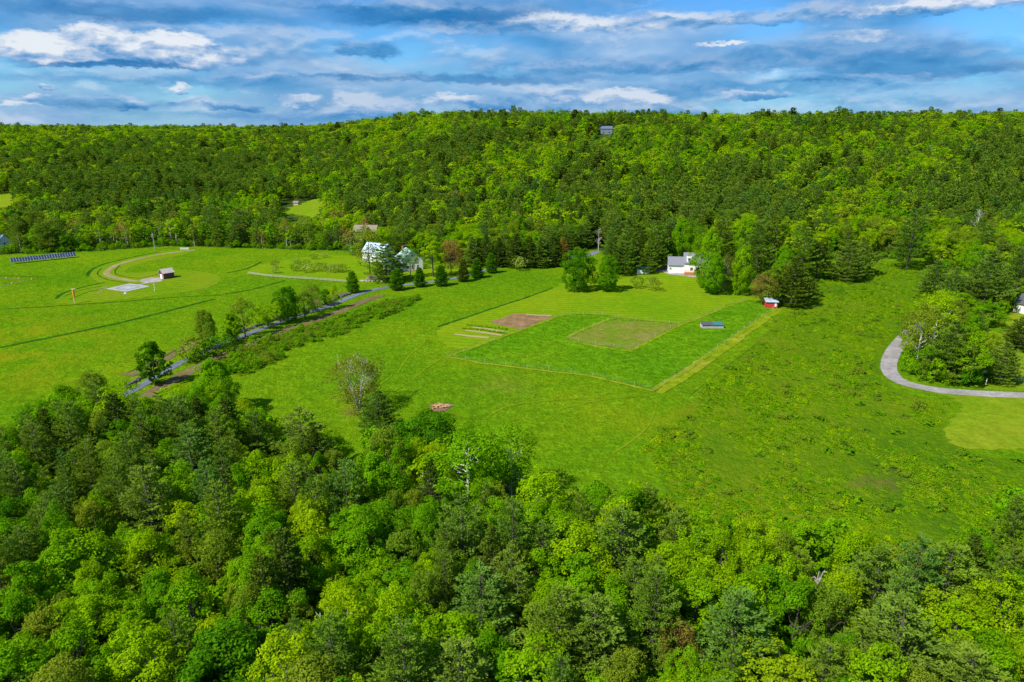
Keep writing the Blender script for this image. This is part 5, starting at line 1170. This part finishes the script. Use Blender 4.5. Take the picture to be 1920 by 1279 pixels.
# pale leaning pole by the driveway
x, y = gp(1832, 716); o = empty('barrier', x, y); tag(o, 'pale leaning barrier pole at the driveway edge', 'barrier')
mb = MB(); mb.tube([(-2.4, 0, .9), (2.1, 0, 3.3)], .16, 6); mb.build('boom', M['white'], o); mb = MB(); mb.box(-.15, .15, -.15, .15, -.3, 2.2); mb.build('post', M['wood'], o)
x, y = gp(1848, 722); o = empty('marker_post', x, y); tag(o, 'short white post standing on the driveway verge', 'post'); mb = MB(); mb.box(-.09, .09, -.07, .07, -.3, 1.8); mb.build('post', M['white'], o); mb = MB(); mb.box(-.12, .12, -.1, .1, 1.8, 1.9); mb.build('cap', M['stonepale'], o)

# ------------------------------------------------------------------ stone wall along the road, wood pile, burn pile
def stones(mb, c, s):
    a = random.uniform(0, 3); T = Matrix.Translation(c) @ Matrix.Rotation(a, 4, 'Z') @ Matrix.Rotation(random.uniform(-.3, .3), 4, 'X')
    b = len(mb.v); k = 6
    for zl, rr in ((0, .9), (.55, 1.0), (1.0, .6)):
        for i in range(k): an = i*6.283/k; q = rr*random.uniform(.8, 1.15); mb.v.append(tuple(T @ Vector((math.cos(an)*s*q, math.sin(an)*s*.7*q, zl*s*.8-.15*s))))
    for l in range(2):
        for i in range(k): mb.f.append((b+l*k+i, b+l*k+(i+1) % k, b+(l+1)*k+(i+1) % k, b+(l+1)*k+i))
    mb.f.append(tuple(b+2*k+i for i in range(k)))
def wall(pix, off, label, mat):
    P = path_pts(pix, .8); x0, y0 = P[0].x, P[0].y; o = empty('stone_wall', x0, y0, 0); tag(o, label, 'stone wall'); mb = MB()
    for i in range(1, len(P)-1):
        t = (P[i+1]-P[i-1]).normalized(); n = Vector((-t.y, t.x))
        for k in range(4):
            q = P[i]+n*(off+random.uniform(-.5, .5))+t*random.uniform(-.4, .4); stones(mb, Vector((q.x-x0, q.y-y0, hz(q.x, q.y)+(.05 if k < 2 else .45))), random.uniform(.32, .6))
    tag(mb.build('stones', mat, o), kind='stuff')
wall([(583, 585), (617, 574), (659, 557), (680, 549)], 3.6, 'dark stone wall along the far side of the road bend', M['stone'])
wall([(440, 636), (462, 628), (530, 602), (545, 597)], 3.6, 'dark stone wall between the road and the roadside trees', M['stone'])
wall([(255, 731), (275, 718), (300, 703)], 3.4, 'dark stone edging beside the lowest stretch of road', M['stone'])
x, y = gp(702, 527); o = empty('wood_pile', x, y, None, R(-6)); tag(o, 'long heap of stacked firewood and stones left of the big conifer', 'wood pile')
lg = MB(); lg.tube([(0, -.5, 0), (0, .5, 0)], .2, 7); lg.f.append(tuple(range(6, -1, -1))); lgm = lg.mesh('log', M['wood']); lg2 = MB(); lg2.tube([(0, -.5, 0), (0, .5, 0)], .2, 7); lg2.f.append(tuple(range(6, -1, -1))); lgm2 = lg2.mesh('log', M['stonepale'])
for lvl in range(6):
    for k in range(22-lvl*2):
        q = link('log', random.choice([lgm, lgm2, lgm]), o, (-4.6+lvl*.4+k*.42+random.uniform(-.05, .05), random.uniform(-.2, .2), .2+lvl*.36)); q.scale = (1, 1.3, 1)
mb = MB()
for k in range(60): stones(mb, Vector((random.uniform(-6, 4), random.uniform(-2.0, -.8), random.uniform(0, .5))), random.uniform(.3, .6))
tag(mb.build('stones', M['stonepale'], o), kind='stuff')
x, y = gp(826, 764); drape('burnt_patch', [(x+2.6*math.cos(a)*(1+.2*math.sin(3*a)), y+2.8*math.sin(a)) for a in np.linspace(0, 6.28, 12, endpoint=False)], M['ash'], .1, world=True)
o = empty('burn_pile', x, y); tag(o, 'heap of cut orange wood and pale branches on a burnt patch in the field', 'brush pile')
for k in range(16):
    a = random.uniform(0, 6.28); l_ = random.uniform(.6, 1.3); cx, cy = random.gauss(-.5, .8), random.gauss(0, .5); zz = random.uniform(.1, .5)
    mb = MB(); mb.tube([(cx, cy, zz), (cx+math.cos(a)*l_, cy+math.sin(a)*l_, zz+random.uniform(0, .3))], random.uniform(.10, .2), 6); mb.build('log', M['cutwood'], o)
for k in range(12):
    a = random.uniform(0, 6.28); l_ = random.uniform(1, 2.2); cx, cy = random.gauss(.9, .5), random.gauss(.5, .5)
    mb = MB(); mb.tube([(cx, cy, .2), (cx+math.cos(a)*l_*.5, cy+math.sin(a)*l_*.5, .6), (cx+math.cos(a)*l_, cy+math.sin(a)*l_, random.uniform(.4, 1.1))], [.07, .05, .03], 5); mb.build('branch', bark_dead, o)
# vegetable rows
for pix, lb in (([(868, 617), (905, 620), (946, 626)], 'green vegetable row in the garden, nearest the straw'), ([(878, 611), (910, 614), (950, 619)], 'green vegetable row in the garden, nearest the bare soil')):
    P = path_pts(pix, .8, False); o = empty('vegetable_row', P[0].x, P[0].y, hz(P[0].x, P[0].y)+.1); tag(o, lb, 'vegetables')
    it_v = []; mb = MB()
    r = np.random.default_rng(5)
    c3 = np.repeat(np.array([(p.x-P[0].x, p.y-P[0].y, hz(p.x, p.y)-hz(P[0].x, P[0].y)) for p in P]), 14, 0); n = len(c3); c3 = c3+r.normal(size=(n, 3))*np.array([.35, .35, .12])+np.array([0, 0, .35])
    link('plants', quadmesh('plants', leaf_quads(c3, r.normal(size=(n, 3))+np.array([0, 0, 1.]), r.uniform(.25, .5, n), r), r.random(n), F['green']), o)['kind'] = 'stuff'
print('objects', len(bpy.data.objects))
